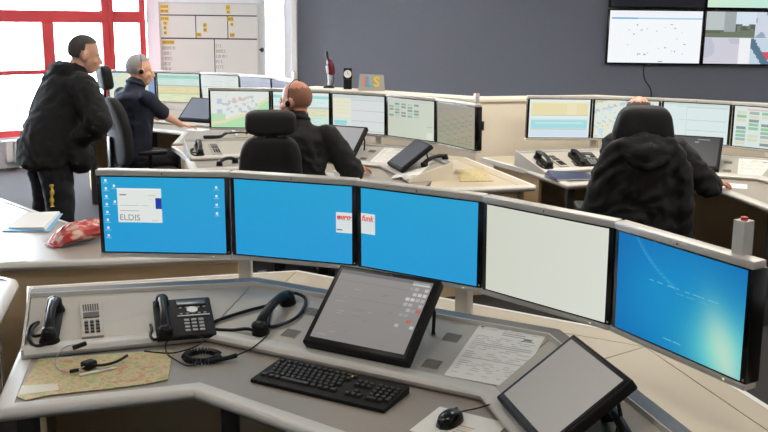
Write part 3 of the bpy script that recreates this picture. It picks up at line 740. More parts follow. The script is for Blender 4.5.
# printed form on the middle panel
def doc_items(seed):
    r = random.Random(seed); out = []
    for i in range(26):
        y = .132 - i * .0102; x = -.092
        if i in (2, 3): out.append((-.02, y, .05, y + .003, (130, 132, 136))); continue
        if hsh(i, seed) < .2: continue
        if i in (9, 10, 17): out.append((x, y, .092, y + .0045, (184, 186, 190)))
        while x < .07:
            w = r.uniform(.008, .04); out.append((x, y, min(.095, x + w), y + .0028, (172, 174, 178))); x += w + r.uniform(.004, .04)
    out.append((.045, .085, .085, .088, (80, 82, 90))); out.append((.05, .09, .075, .102, (130, 132, 140))); out.append((-.095, .128, -.088, .135, (50, 50, 56)))
    return out
A4 = [(-.105, -.1485), (.105, -.1485), (.105, .1485), (-.105, .1485)]
def doc(k, seg, x, y, yaw, label, seed, off=.001): return sheet('printed_form', CM(k) @ seg_frame(seg, x, y, yaw, off) @ Matrix.Diagonal((1.06, 1.06, 1, 1)), A4, label, 'paper', None, doc_items(seed), group='printed forms on the panels')
doc('front', 'B', .352, 2.672, R(2), 'printed form between the speaker grilles and the empty grey touch screen', 1)
doc('mid', 'B', .36, 2.66, R(4), 'printed form beside the hand of the bald man', 2)
doc('right', 'B', .36, 2.66, R(2), 'printed form beside the dark touch screen, by the hand on the white pad', 3)
# paper and pads on the other desks
sheet('paper_sheet', CM('mid') @ seg_frame('C', .485, 2.10, R(50), .004), A4, 'white sheet on the wing beside the dark touch screen', 'paper', None, doc_items(5), thick=.002)
sheet('mouse_pad', CM('mid') @ desk_frame(.06, 2.36, R(-25), ZW + .001), pd, 'white mouse pad under the hand of the bald man', 'mouse pad', thick=.002)
sheet('mouse_pad', CM('right') @ desk_frame(.02, 2.30, R(-25), ZW + .001), pd, 'white mouse pad under the hand beside the hung jacket', 'mouse pad', thick=.002)
sheet('mouse_pad', CM('far') @ desk_frame(.0, 2.40, R(-25), ZW + .001), pd, 'white mouse pad under the hand of the grey-haired man', 'mouse pad', thick=.002)

# road maps
def map_mat():
    m = bpy.data.materials.new('road_map_print'); m.use_nodes = True; nt = m.node_tree; b = nt.nodes['Principled BSDF']; b.inputs['Roughness'].default_value = .6
    tc = nt.nodes.new('ShaderNodeTexCoord')
    n = nt.nodes.new('ShaderNodeTexNoise'); n.inputs['Scale'].default_value = 22; n.inputs['Detail'].default_value = 8; n.inputs['Roughness'].default_value = .7
    nt.links.new(tc.outputs['Object'], n.inputs['Vector'])
    cr = nt.nodes.new('ShaderNodeValToRGB'); e = cr.color_ramp.elements
    for p, c in [(.0, (146, 156, 108)), (.44, (160, 162, 108)), (.5, (196, 184, 140)), (.55, (188, 160, 120)), (.60, (178, 126, 100)), (1., (160, 160, 116))]:
        x = e.new(p) if p not in (0., 1.) else e[0 if p == 0 else -1]; x.color = lin(c) + (1,)
    nt.links.new(n.outputs['Fac'], cr.inputs['Fac'])
    v = nt.nodes.new('ShaderNodeTexVoronoi'); v.feature = 'DISTANCE_TO_EDGE'; v.inputs['Scale'].default_value = 40
    nt.links.new(tc.outputs['Object'], v.inputs['Vector'])
    lt = nt.nodes.new('ShaderNodeMath'); lt.operation = 'LESS_THAN'; lt.inputs[1].default_value = .035; nt.links.new(v.outputs['Distance'], lt.inputs[0])
    mx = nt.nodes.new('ShaderNodeMix'); mx.data_type = 'RGBA'; mx.inputs['B'].default_value = lin((186, 120, 90)) + (1,)
    ml = nt.nodes.new('ShaderNodeMath'); ml.operation = 'MULTIPLY'; ml.inputs[1].default_value = .3; nt.links.new(lt.outputs[0], ml.inputs[0])
    nt.links.new(ml.outputs[0], mx.inputs['Factor']); nt.links.new(cr.outputs['Color'], mx.inputs['A']); nt.links.new(mx.outputs['Result'], b.inputs['Base Color'])
    return m
m_map_print = map_mat()
t = thing('road_map', 'laminated road map with blue edge lying on the worktop under the headset', 'map', M=CM('front') @ desk_frame(-.87, 2.68, R(13), ZW + .0032))
rot = Matrix.Rotation(R(-13), 2)
pts = [tuple(rot @ Vector((p[0] + .87, p[1] - 2.68))) for p in [(-1.09, 2.755), (-.685, 2.855), (-.645, 2.60), (-.70, 2.565), (-.80, 2.525), (-.955, 2.475), (-1.01, 2.435), (-1.048, 2.465)]]
MB().prism(pts, 0, .0018).build('sheet', m_map_print, t)
tp = Vector(pts[0]); tq = Vector(pts[1]); d = (tq - tp).normalized(); nn = Vector((-d.y, d.x)) * .006
MB().prism([tuple(tp), tuple(tq), tuple(tq + nn), tuple(tp + nn)], 0, .002).build('blue_edge', mat('map_blue_edge', (84, 140, 176), .4), t)
MB().prism([(pts[7][0] + .004, pts[7][1] + .004), (pts[7][0] + .115, pts[7][1] + .02), (pts[7][0] + .105, pts[7][1] + .07), (pts[7][0] + .004, pts[7][1] + .075)], .0018, .0022).build('legend_box', mat('map_legend', (206, 202, 186), .5), t)
t2 = thing('road_map', 'small yellowish road map on the end of the bald man\'s desk', 'map', M=CM('mid') @ desk_frame(.93, 2.2, 0, ZW + .003))
MB().prism([(-.14, -.29), (.09, -.25), (.10, .33), (-.11, .20)], 0, .002).build('sheet', m_map_print, t2)
# headset and pen on the map
hm = CM('front') @ desk_frame(-.905, 2.675, 0, ZW + .0058)
t = thing('headset', 'light black telephone headset with ear hook lying on the road map', 'headset', M=hm)
MB().box((0.0, 0.0, .014), (.034, .042, .024), M=Matrix.Rotation(R(-35), 4, 'Z')).build('earpiece', m_blackm, t, True, .006, 3)
MB().tube(catmull([(.0, -.012, .018), (.04, .0, .012), (.075, .03, .012), (.10, .07, .018)], 6), .0045, 8).build('microphone_boom', m_black, t, True)
MB().tube(catmull([(.0, -.012, .016), (-.045, -.045, .008), (-.08, -.03, .006), (-.115, .03, .006), (-.12, .075, .02), (-.10, .10, .035), (-.06, .105, .04)], 6), .0018, 6).build('ear_hook', m_silver, t, True)
MB().tube([(-.045, -.045, .008), (-.02, -.035, .01)], .006, 8).build('clip', m_black, t, True)
MB().tube([(-.075, .085, .035), (-.045, .115, .04)], .008, 8).build('ear_cushion', m_blackm, t, True)
sheet_pen = thing('pen', 'white pen lying beside the headset on the road map', 'pen', M=CM('front') @ desk_frame(-.87, 2.645, R(35), ZW + .0095))
MB().tube([(-.055, 0, 0), (.05, 0, 0), (.062, 0, 0)], [.004, .004, .0015], 8).build('barrel', m_white, sheet_pen, True)
MB().box((.02, 0, .0045), (.04, .003, .002)).build('clip', m_silver, sheet_pen)
# coiled headset cable in front of the panel
t = thing('coiled_cable', 'black coiled headset cable with plug on the grey worktop', 'cable', M=CM('front') @ desk_frame(-.575, 2.775, 0, ZW + .001))
pts = []
for i in range(150):
    a = i / 150 * 2 * math.pi * .93 + .5; b = i * 2 * math.pi / 5.0
    r = .046 + .009 * math.cos(b); pts.append((math.cos(a) * r * 1.15, math.sin(a) * r * .95, .012 + .0085 * math.sin(b)))
MB().tube(pts, .0042, 6).build('coil', m_black, t, True)
MB().tube(catmull([(.03, -.04, .012), (.075, -.02, .012), (.11, .0, .016)], 5), .008, 8).build('plug', m_blackm, t, True)
MB().tube(catmull([(.11, .0, .016), (.15, .045, .022), (.185, .09, .04), (.20, .125, .05)], 6), .0026, 6).build('lead', m_black, t, True)
MB().tube(catmull([(.0, -.055, .008), (-.03, -.072, .007), (-.075, -.03, .007), (-.12, .03, .01), (-.13, .075, .03), (-.09, .105, .04), (-.04, .11, .042), (-.01, .08, .038), (-.03, .05, .026), (-.09, .035, .01), (-.14, .04, .006), (-.2, .055, .006)], 6), .0024, 6).build('lead', m_black, t, True)

# blue folder on the right desk
t = thing('folder', 'dark blue plastic document folder on the worktop beside the handset', 'folder', M=CM('right') @ desk_frame(-.97, 2.61, R(10), ZW + .002))
MB().hexa([(-.17, -.11, 0), (.17, -.11, 0), (.165, .11, 0), (-.165, .11, 0)], [(-.16, -.10, .014), (.15, -.10, .012), (.15, .10, .02), (-.14, .10, .045)]).build('cover', mat('blue_folder', (38, 48, 84), .4, noise=.1), t, True, .006, 3)
MB().box((0, 0, .006), (.325, .215, .004)).build('papers', m_paper, t)
# cable clutter on the rear top of the middle desk
t = thing('headset', 'black headset laid on the rear top of the bald man\'s desk', 'headset', M=CM('mid') @ desk_frame(-.93, 3.205, R(13), ZR + .009))
MB().tube(catmull([(-.17, 0, .012), (-.05, 0, .012), (.0, .03, .03), (.1, .05, .035), (.17, .06, .03)], 6), [.012] * 13 + [.006] * 12, 8).build('band', m_black, t, True)
MB().box((-.13, 0, .012), (.1, .05, .02)).build('ear_cup', m_blackm, t, True, .006)
MB().ball((.17, .06, .03), .012, 8, 6).build('microphone', m_blackm, t, True)
# ------------------------------------------------------------------ other furniture
def slab_desk(name, poly, label, boards, cuts=None):
    t = thing(name, label, 'desk', loc=(0, 0, 0))
    MB().prism(poly, ZW - .03, ZW).build('worktop', m_work, t, bevel=.003)
    MB().sweep(poly, [(.02, ZW - .036), (-.006, ZW - .034), (-.016, ZW - .026), (-.019, ZW - .014), (-.014, ZW - .004), (-.002, ZW + .003), (.024, ZW + .003)], closed=True).build('edge_band', m_nose, t, True)
    for a, b in boards:
        d = Vector(b) - Vector(a); n = Vector((-d.y, d.x)).normalized() * .012
        MB().prism([(a[0] + n.x, a[1] + n.y), (b[0] + n.x, b[1] + n.y), (b[0] - n.x, b[1] - n.y), (a[0] - n.x, a[1] - n.y)], 0, ZW - .031).build('base_board', m_beige, t)
    return t
# counter clockwise outlines
slab_desk('side_desk', [(-3.0, 3.62), (-1.72, 3.885), (-1.25, 3.965), (-.62, 4.10), (-.60, 4.16), (-1.40, 4.45), (-2.25, 5.31), (-3.0, 6.0)],
          'grey side desk with the booklet and the red snack bag, behind the monitors', [((-1.72, 3.935), (-.67, 4.125)), ((-.70, 4.15), (-1.42, 4.38)), ((-2.9, 3.69), (-1.73, 3.93))])
slab_desk('corner_desk', [(-2.6, 2.5), (-1.32, 2.5), (-1.335, 2.9), (-1.505, 3.60), (-1.53, 3.65), (-1.58, 3.68), (-2.6, 3.50)],
          'bright rounded corner of a neighbouring desk beside the control desk', [((-2.5, 2.6), (-1.42, 2.6)), ((-1.44, 2.62), (-1.62, 3.5))])
t = thing('desk_pad', 'pale blue-white pad on the bright neighbouring desk', 'desk pad', loc=(0, 0, ZW))
MB().prism([(-2.3, 3.35), (-1.61, 3.56), (-1.47, 3.0), (-2.2, 2.85)], .0005, .003).build('pad', mat('pad_blue_white', (206, 220, 232), .5), t)
# booklet
t = thing('booklet', 'white booklet with a light blue cover lying open at the edge', 'booklet', loc=(-1.83, 4.70, ZW))
def bk(z, i=0.): return [(-.085 + i, -.21 + i, z), (.15 - i, -.20 + i, z), (.07 - i, .225 - i, z), (-.135 + i, .215 - i, z)]
MB().hexa(bk(.001), bk(.004)).build('cover', mat('booklet_blue', (110, 176, 220), .5), t)
MB().hexa([(-.075, -.15, .005), (.125, -.19, .005), (.06, .215, .008), (-.125, .205, .006)], [(-.075, -.15, .008), (.115, -.185, .022), (.055, .215, .018), (-.125, .205, .010)]).build('pages', m_paper, t)
# snack bag: pillow shape with crimped end
t = thing('snack_bag', 'red and cream crumpled snack bag lying on the side desk', 'bag', loc=(-1.435, 4.345, ZW + .002), rz=R(48))
g = MB(); nx, ny = 26, 16
def bag(i, j, s):
    u = i / (nx - 1); v = j / (ny - 1) * 2 - 1
    wv = .09 * (.75 + .25 * min(1, u * 3.2)) * (1 - .25 * max(0, u - .8) * 5)
    hgt = .085 * min(1, (u * 4)) ** .6 * min(1, (1 - u) * 5 + .05) * math.sqrt(max(0, 1 - v * v)); wr = .006 * math.sin(u * 37 + v * 5) * (1 - v * v) + .004 * math.sin(v * 17 + u * 11) * (1 - v * v)
    return (-.18 + .38 * u, v * wv, .085 * min(1, u * 4) ** .6 * .5 + .006 + s * (hgt * .5 + (wr if s > 0 else wr * .2)))
tp = [bag(i, j, 1) for j in range(ny) for i in range(nx)]; bt = [(x, y, max(.001, z)) for x, y, z in [bag(i, j, -1) for j in range(ny) for i in range(nx)]]
fs = [(j * nx + i, j * nx + i + 1, (j + 1) * nx + i + 1, (j + 1) * nx + i) for j in range(ny - 1) for i in range(nx - 1)]
g.add(tp, fs); g.add(bt, [f[::-1] for f in fs])
def bag_mat():
    m = bpy.data.materials.new('snack_bag_foil'); m.use_nodes = True; nt = m.node_tree; b = nt.nodes['Principled BSDF']; b.inputs['Roughness'].default_value = .3
    tc = nt.nodes.new('ShaderNodeTexCoord'); mp = nt.nodes.new('ShaderNodeMapping'); mp.inputs['Scale'].default_value = (7, 16, 16); mp.inputs['Rotation'].default_value = (0, 0, .6)
    n = nt.nodes.new('ShaderNodeTexNoise'); n.inputs['Scale'].default_value = 1.6; n.inputs['Detail'].default_value = 3
    nt.links.new(tc.outputs['Object'], mp.inputs['Vector']); nt.links.new(mp.outputs[0], n.inputs['Vector'])
    cr = nt.nodes.new('ShaderNodeValToRGB'); e = cr.color_ramp.elements; e[0].position = .40; e[0].color = lin((150, 26, 30)) + (1,); e[1].position = .62; e[1].color = lin((226, 196, 176)) + (1,)
    x = e.new(.52); x.color = lin((186, 52, 44)) + (1,)
    nt.links.new(n.outputs['Fac'], cr.inputs['Fac']); nt.links.new(cr.outputs[0], b.inputs['Base Color']); return m
g.build('bag_foil', bag_mat(), t, True)
MB().prism([(-.205, -.045), (-.175, -.042), (-.175, .042), (-.205, .045)], .004, .007).build('crimped_end', mat('bag_red', (160, 36, 34), .35), t)

# low cream partition with a ledge, running behind two desks
PW = [(-.78, 8.42), (.74, 7.42), (1.80, 7.74), (2.97, 7.16), (3.36, 6.05)]
t = thing('partition', 'low cream partition with a ledge on top, behind the desks', 'partition', loc=(0, 0, 0))
for i in range(len(PW) - 1):
    a, b = Vector(PW[i]), Vector(PW[i + 1]); d = (b - a).normalized(); n = Vector((-d.y, d.x)); a2, b2 = a + d * (.46 if i == 0 else .002), b - d * .002
    MB().prism([tuple(a2), tuple(b2), tuple(b2 + n * .04), tuple(a2 + n * .04)], 0, 1.155).build('panel', m_cream, t)
MB().sweep(PW, [(-.015, 1.156), (-.015, 1.18), (.24, 1.18), (.24, 1.156)]).build('ledge', m_cream, t, bevel=.003)
# toys and clock on the ledge: plan helper along the first run
pd0 = (Vector(PW[1]) - Vector(PW[0])).normalized(); pn0 = Vector((-pd0.y, pd0.x)); pyaw = math.atan2(pd0.y, pd0.x)
def ledge_M(s, off=.1, yaw=0.): p = Vector(PW[0]) + pd0 * s + pn0 * off; return Matrix.Translation((p.x, p.y, 1.181)) @ Matrix.Rotation(yaw, 4, 'Z')
t = thing('model_vacuum_cleaner', 'small dark red and white upright vacuum cleaner model on the ledge', 'model', M=ledge_M(.24, .12))
MB().hexa([(-.055, -.04, 0), (.055, -.04, 0), (.05, .04, 0), (-.05, .04, 0)], [(-.035, -.025, .022), (.035, -.025, .022), (.03, .03, .028), (-.03, .03, .028)]).build('floor_head', m_black, t, True, .005)
MB().tube(catmull([(.0, 0, .02), (.006, 0, .08), (.002, 0, .14), (-.008, 0, .2)], 5), [.014] * 5 + [.018] * 5 + [.024] * 6, 10).build('tank', mat('pale_tank', (206, 204, 206), .3), t, True)
MB().tube(catmull([(.022, 0, .115), (.022, 0, .16), (.01, 0, .22), (-.008, 0, .262)], 6), [.018, .026, .031, .033, .034, .034, .034, .034, .034, .033, .032, .031, .03, .028, .025, .022, .019, .017, .014], 12).build('body', mat('maroon_gloss', (92, 22, 32), .25), t, True)
MB().tube([(-.008, 0, .255), (-.015, 0, .285), (-.018, 0, .325)], [.015, .012, .010], 8).build('handle', m_black, t, True)
MB().tube(catmull([(.035, .0, .03), (.043, 0, .09), (.038, 0, .15)], 5), .006, 8).build('hose', m_dark, t, True)
t = thing('table_clock', 'black box clock with a round white face on the ledge', 'clock', M=ledge_M(.45, .12))
MB().box((0, 0, .045), (.075, .05, .09)).build('foot_box', m_black, t, True, .004)
MB().hexa([(-.04, -.02, .09), (.04, -.02, .09), (.04, .02, .09), (-.04, .02, .09)], [(-.036, -.018, .185), (.036, -.018, .185), (.036, .018, .185), (-.036, .018, .185)]).build('case', m_blackm, t, True, .004)
f = MB().cyl((0, 0, 0), .034, .006, 24).build('face', m_white, t, M=Matrix.Translation((0, -.019, .135)) @ Matrix.Rotation(R(90), 4, 'X'))
MB().box((0, .012, .0065), (.003, .024, .001)).box((.008, 0, .0065), (.016, .003, .001)).build('hands', m_black, f)
t = thing('letter_sign', 'grey board with orange, blue and yellow letters ILS on the ledge', 'sign', M=ledge_M(.72, .10, R(-4)) @ Matrix.Rotation(R(-9), 4, 'X'))
MB().hexa([(-.118, -.006, 0), (.118, -.006, 0), (.118, .006, 0), (-.118, .006, 0)], [(-.105, -.006, .145), (.105, -.006, .138), (.105, .006, .138), (-.105, .006, .145)]).build('board', mat('sign_board_grey', (168, 164, 160), .6), t, bevel=.002)
for ch, x, c in (('I', -.062, (222, 130, 110)), ('L', -.02, (92, 166, 196)), ('S', .045, (226, 196, 70))):
    me = text_mesh(ch, .12, 0, .003, .004)
    obj('letter', me, mat('letter_' + ch, c, .5), t, M=Matrix.Translation((x, -.010, .074)) @ Matrix.Rotation(R(90), 4, 'X'))
t = thing('wall_socket', 'small dark socket plate on the cream partition', 'socket', M=Matrix.Translation((.775, 7.415, .965)) @ Matrix.Rotation(math.atan2(.32, 1.06), 4, 'Z'))
MB().box((0, 0, 0), (.05, .012, .075)).build('plate', m_dark, t, True, .002); MB().box((0, -.007, 0), (.03, .003, .05)).build('insert', m_black, t)

# whiteboard on the white wall
WB0, WB1, WZ0, WZ1 = -2.87, -1.63, .55, 1.955
t = thing('whiteboard', 'large white planning board with dark rules, yellow labels and handwriting', 'whiteboard', loc=((WB0 + WB1) / 2, FY1 - .03, 0))
bw = WB1 - WB0
MB().box((0, 0, (WZ0 + WZ1) / 2), (bw, .04, WZ1 - WZ0)).build('panel', mat('whiteboard_enamel', (214, 211, 204), .3, noise=.015, nscale=4), t, bevel=.003)
fr = MB(); 
for x in (-bw / 2, bw / 2): fr.box((x, 0, (WZ0 + WZ1) / 2), (.018, .05, WZ1 - WZ0 + .018))
for z in (WZ0, WZ1): fr.box((0, 0, z), (bw, .05, .018))
fr.build('frame', m_alu, t)
ln = MB(); y0 = -.0215
def wl(x0, z0, x1, z1, c, k=0): ln.quad((x0, y0 - k * .0006, z0), (x1, y0 - k * .0006, z0), (x1, y0 - k * .0006, z1), (x0, y0 - k * .0006, z1), lin(c))
DK = (60, 54, 56)
wl(-.61, 1.797, .61, 1.812, DK); wl(-.61, 1.508, .61, 1.525, DK)
for x, z0, z1 in ((-.17, 1.525, 1.797), (.235, 1.525, 1.797), (.06, .6, 1.508)): wl(x, z0, x + .012, z1, DK)
YL = (208, 172, 60)
def lab(x, z, w, h, k=1):
    wl(x, z, x + w, z + h, YL, 1); r = random.Random(int(x * 1000 + z * 77)); u = x + .008
    while u < x + w - .012: wl(u, z + h * .25, u + .008, z + h * .75, (120, 92, 30), 2); u += r.uniform(.012, .022)
for x, z, w, h in [(-.605, 1.885, .10, .045), (-.605, 1.83, .10, .045), (.225, 1.875, .05, .06), (.23, 1.83, .05, .04), (-.605, 1.735, .10, .05), (-.575, 1.68, .05, .045), (-.575, 1.62, .04, .05), (-.575, 1.56, .04, .045), (-.07, 1.66, .045, .05), (-.07, 1.60, .045, .05), (-.165, 1.54, .07, .05), (.24, 1.735, .075, .055), (.275, 1.675, .035, .045), (.265, 1.54, .06, .05), (-.60, 1.44, .155, .05)]: lab(x, z, w, h)
def scrib(x, z, n, seed, c=(84, 82, 84)):
    r = random.Random(seed); u = x
    for i in range(n):
        w = r.uniform(.010, .018); kd = r.randint(0, 3)
        wl(u, z, u + .004, z + .036, c, 1)
        if kd != 0: wl(u, z + .032, u + w, z + .036, c, 1)
        if kd in (1, 3): wl(u, z, u + w, z + .004, c, 1)
        if kd in (2, 3): wl(u + w, z, u + w + .004, z + .036, c, 1)
        u += w + .012
for i, (x, n) in enumerate([(-.6, 7), (-.6, 5), (-.6, 5), (-.6, 4), (-.6, 5), (-.6, 4)]): scrib(x, 1.375 - i * .066, n, i)
for i, n in enumerate([3, 5, 6, 3, 4]): scrib(.085, 1.41 - i * .066, n, 20 + i)
ln.build('writing', m_print, t, normals=False)
MB().ball((bw / 2 + .055, -.03, 1.385), .028, 12, 8).tube([(bw / 2 + .0, 0, 1.385), (bw / 2 + .055, -.02, 1.385)], .008, 8).build('clamp_knob', m_black, t, True)

# television wall
def tv(x, z, label, items, bg, grid=None):
    t = thing('wall_television', label, 'television', loc=(x, FY1 - .10, z), group='televisions on the slate grey wall')
    w, h = 1.205, .685; sw, sh = 1.165, .645
    MB().box((0, .02, 0), (w, .05, h)).build('housing', m_gloss, t, True, .004)
    MB().box((0, .07, 0), (.5, .05, .4)).build('wall_bracket', m_dark, t)
    g = MB()
    def q(u0, v0, u1, v1, c, n):
        g.quad(((u0 - .5) * sw, -.006 - n * .001, (.5 - v1) * sh), ((u1 - .5) * sw, -.006 - n * .001, (.5 - v1) * sh), ((u1 - .5) * sw, -.006 - n * .001, (.5 - v0) * sh), ((u0 - .5) * sw, -.006 - n * .001, (.5 - v0) * sh), lin(c))
    if grid:
        for i in range(grid[0]):
            for j in range(grid[1]): q(i / grid[0], j / grid[1], (i + 1) / grid[0], (j + 1) / grid[1], grid[2]((i + .5) / grid[0], (j + .5) / grid[1]), 0)
    else: q(0, 0, 1, 1, bg, 0)
    for it in items: q(*it[:5], 1 + (it[5] if len(it) > 5 else 0))
    g.build('screen', m_led, t, normals=False)
    return t
tx0, tz0 = 3.395, 1.605
its = [(0, 0, 1, .12, (240, 242, 246)), (.02, .13, 1, .16, (168, 206, 232)), (.02, .13, .3, .16, (110, 172, 214), 1)]
r6 = random.Random(5)
for n in range(24):
    u, v = r6.uniform(.2, .85), r6.uniform(.22, .85); its.append((u, v, u + r6.uniform(.008, .03), v + r6.uniform(.01, .03), [(190, 200, 206), (206, 206, 200), (120, 128, 134)][n % 3]))
its.append((.55, .965, .6, .975, (60, 60, 60)))
tv(tx0, tz0, 'wall television with a nearly white picture and tiny marks', its, (244, 247, 250))
def cams(u, v):
    u = min(.99, u * 1.4)
    if v < .5 and u < .75:      # street scene
        if v > .42 - .1 * u and v > .36: return (112, 122, 104)
        if u < .28: return (188, 196, 196) if v < .34 else (96, 104, 88)
        if u < .45: return (160, 168, 170) if v < .38 else (110, 116, 100)
        return (214, 226, 238) if v < .26 - .2 * abs(u - .6) else (86, 98, 84) if vnoise(u, v, 14) > .4 else (120, 128, 116)
    if v < .5: return (206, 214, 226) if vnoise(u, v, 6) > .4 else (150, 166, 190)
    if u < .52: return (206, 204, 216) if vnoise(u, v, 4) > .4 else (190, 192, 206)
    if u < .7: return (238, 240, 244)
    d = abs((u - .7) * .9 - (v - .55) * .5)
    return (90, 118, 140) if d < .06 else (216, 80, 96) if (u > .86 and .75 < v < .9) else (196, 214, 226)
tv(tx0 + 1.215, tz0, 'wall television split into four camera pictures', [(0, .495, 1, .505, (226, 228, 230)), (.534, 0, .538, .5, (226, 228, 230))], None, (56, 34, cams))
tv(tx0, tz0 + .697, 'dark switched-off wall television above the white one', [], (26, 27, 34))
tv(tx0 + 1.215, tz0 + .697, 'wall television with a pale green picture above the camera pictures', [], None, (12, 8, lambda u, v: (206 - 20 * u, 232, 206 + 20 * u)))
t = thing('hanging_cable', 'thin dark cable hanging from the televisions on the grey wall', 'cable', loc=(3.31, FY1 - .012, 0))
MB().tube(catmull([(0, 0, 1.27), (.0, 0, 1.15), (.03, 0, 1.05), (.09, 0, .97), (.12, 0, .85), (.12, 0, .4), (.12, 0, .05)], 5), .006, 6).build('cable_run', m_black, t, True)

# radiators below the red windows
def radiator(s, lb):
    p = WW0 + WD * s; t = thing('radiator', lb, 'radiator', M=Matrix.Translation((p.x, p.y, 0)) @ Matrix.Rotation(math.atan2(-WD.y, -WD.x), 4, 'Z'), group='radiators under the windows')
    for i in range(14): MB().box((-.62 + i * .095, -.08, .20), (.075, .06, .24)).build('rib', m_white, t, True, .01)
    MB().box((0, -.08, .33), (1.4, .08, .02)).build('top_grille', m_white, t, bevel=.003)
    MB().box((0, -.04, .10), (1.3, .04, .04)).build('pipe', m_white, t)
    for x in (-.5, .5): MB().box((x, -.05, .05), (.03, .06, .1)).build('foot', m_white, t)
for s, lb in ((1.2, 'white ribbed radiator below the red window behind the standing man'), (2.9, 'white ribbed radiator, second from the whiteboard along the red windows'), (4.6, 'white ribbed radiator farthest from the whiteboard along the red windows')): radiator(s, lb)

# small gold and black badge on the partition under the yellow and teal screen
t = thing('badge', 'small gold and black badge on the cream partition below the yellow screen', 'badge', M=Matrix.Translation((1.30, 7.575, .885)) @ Matrix.Rotation(math.atan2(.32, 1.06), 4, 'Z'))
MB().box((0, 0, 0), (.10, .008, .045)).build('plate', mat('badge_gold', (206, 168, 96), .4), t, True, .002)
for x in (-.03, .0, .03): MB().box((x, -.005, .004), (.014, .003, .018)).build('mark', m_black, t)
# ------------------------------------------------------------------ soft shapes, chairs, people
def superell(c, r, e=.5, n=28, m=18, M=None, bend=None):
    """cushion shape: superellipsoid with half sizes r"""
    def sp(v, k): return math.copysign(abs(v) ** k, v)
    vs = []; 
    for i in range(m + 1):
        t = -math.pi / 2 + math.pi * i / m
        for k in range(n):
            p = 2 * math.pi * k / n
            v = Vector((r[0] * sp(math.cos(t), e) * sp(math.cos(p), e), r[1] * sp(math.cos(t), e) * sp(math.sin(p), e), r[2] * sp(math.sin(t), e)))
            if bend: v = bend(v)
            if M: v = M.to_3x3() @ v
            vs.append(v + Vector(c))
    fs = [(i * n + k, i * n + (k + 1) % n, (i + 1) * n + (k + 1) % n, (i + 1) * n + k) for i in range(m) for k in range(n)]
    g = MB(); g.add(vs, fs); return g
def soft(name, mb, m, parent):
    me = mb.mesh(name, False, 0, 2, True)
    bm = bmesh.new(); bm.from_mesh(me); bmesh.ops.remove_doubles(bm, verts=bm.verts, dist=1e-5); bmesh.ops.recalc_face_normals(bm, faces=bm.faces); bm.to_mesh(me); bm.free()
    me.polygons.foreach_set('use_smooth', [True] * len(me.polygons))
    return obj(name, me, m, parent)
def chair(M, label, back_top=1.10, hr=(.15, .055, .075), hr_z=1.185, w=.235, arms=True, rake=8, taper=0.):
    t = thing('office_chair', label, 'chair', M=M, group='black high-backed office chairs')
    for k in range(5):
        a = R(90 + 72 * k + 12); d = Vector((math.cos(a), math.sin(a), 0))
        MB().tube([d * .04 + Vector((0, 0, .13)), d * .18 + Vector((0, 0, .105)), d * .30 + Vector((0, 0, .075))], [.026, .022, .016], 8).build('base_leg', m_dark, t, True)
        MB().cyl((0, 0, -.012), .028, .024, 14).build('caster', m_black, t, True, M=Matrix.Translation(d * .30 + Vector((0, 0, .029))) @ Matrix.Rotation(a, 4, 'Z') @ Matrix.Rotation(R(90), 4, 'X'))
    MB().cyl((0, 0, .11), .026, .30, 16).build('gas_lift', m_dark, t, True)
    MB().box((0, -.02, .415), (.2, .26, .04)).build('seat_mechanism', m_black, t, True, .006)
    soft('seat', superell((0, .02, .475), (.25, .25, .05), .45), m_uph, t)
    zc = (.56 + back_top) / 2; hz = (back_top - .56) / 2
    Mr = Matrix.Rotation(R(rake), 4, 'X')
    def bd(v): return Vector((v.x * (1 - .18 * max(0, v.z / hz) ** 2), v.y + .10 * (v.x / w) ** 2 * .35 + .02 * math.cos(v.z / hz * 2), v.z))
    by = -.255
    soft('backrest', superell((0, by, zc), (w, .05, hz), .42, M=Mr, bend=bd), m_uph, t)
    MB().box((0, by - .035, .60), (.09, .03, .40), M=None).build('back_bar', m_black, t, True, .008)
    yh = by - math.sin(R(rake)) * (hr_z - zc)
    soft('headrest', superell((0, yh + .01, hr_z), hr, .5, M=Mr, bend=lambda v: Vector((v.x * (1 - taper * v.z / hr[2]), v.y, v.z))), m_uph, t)
    MB().box((0, yh - .0, (hr_z + back_top) / 2 - .02), (.07, .02, .14)).build('headrest_post', m_black, t, True, .004)
    if arms:
        for s in (-1, 1):
            soft('armrest', superell((s * .285, -.01, .685), (.04, .125, .018), .5), m_black, t)
            MB().tube([(s * .24, -.03, .43), (s * .285, -.03, .46), (s * .285, -.03, .675)], .018, 8).build('arm_post', m_black, t, True)
    return t

def remesh(mb, voxel, name, it=6, wr=0., fr=30.):
    me = mb.mesh(name, False); o = bpy.data.objects.new('tmp', me); COL.objects.link(o)
    a = o.modifiers.new('r', 'REMESH'); a.mode = 'VOXEL'; a.voxel_size = voxel; a.use_smooth_shade = True
    b = o.modifiers.new('s', 'SMOOTH'); b.factor = .5; b.iterations = it
    bpy.context.view_layer.update()
    out = bpy.data.meshes.new_from_object(o.evaluated_get(bpy.context.evaluated_depsgraph_get()))
    bpy.data.objects.remove(o)
    if wr:
        ns = [v.normal.copy() for v in out.vertices]
        for v, n in zip(out.vertices, ns):
            c = v.co; w = noise.noise((c.x * 5, c.y * 5, c.z * 5))
            d = noise.noise((c.x * 9 + w * 2, c.y * 9, c.z * 16 + w * 3)) * 1.4 + (1 - 2 * abs(noise.noise((c.x * 14 - c.z * 7 + w, c.y * 14 + c.z * 5, c.z * 9)))) * .7
            v.co = c + n * d * wr
    out.polygons.foreach_set('use_smooth', [True] * len(out.polygons)); out.name = name
    return out
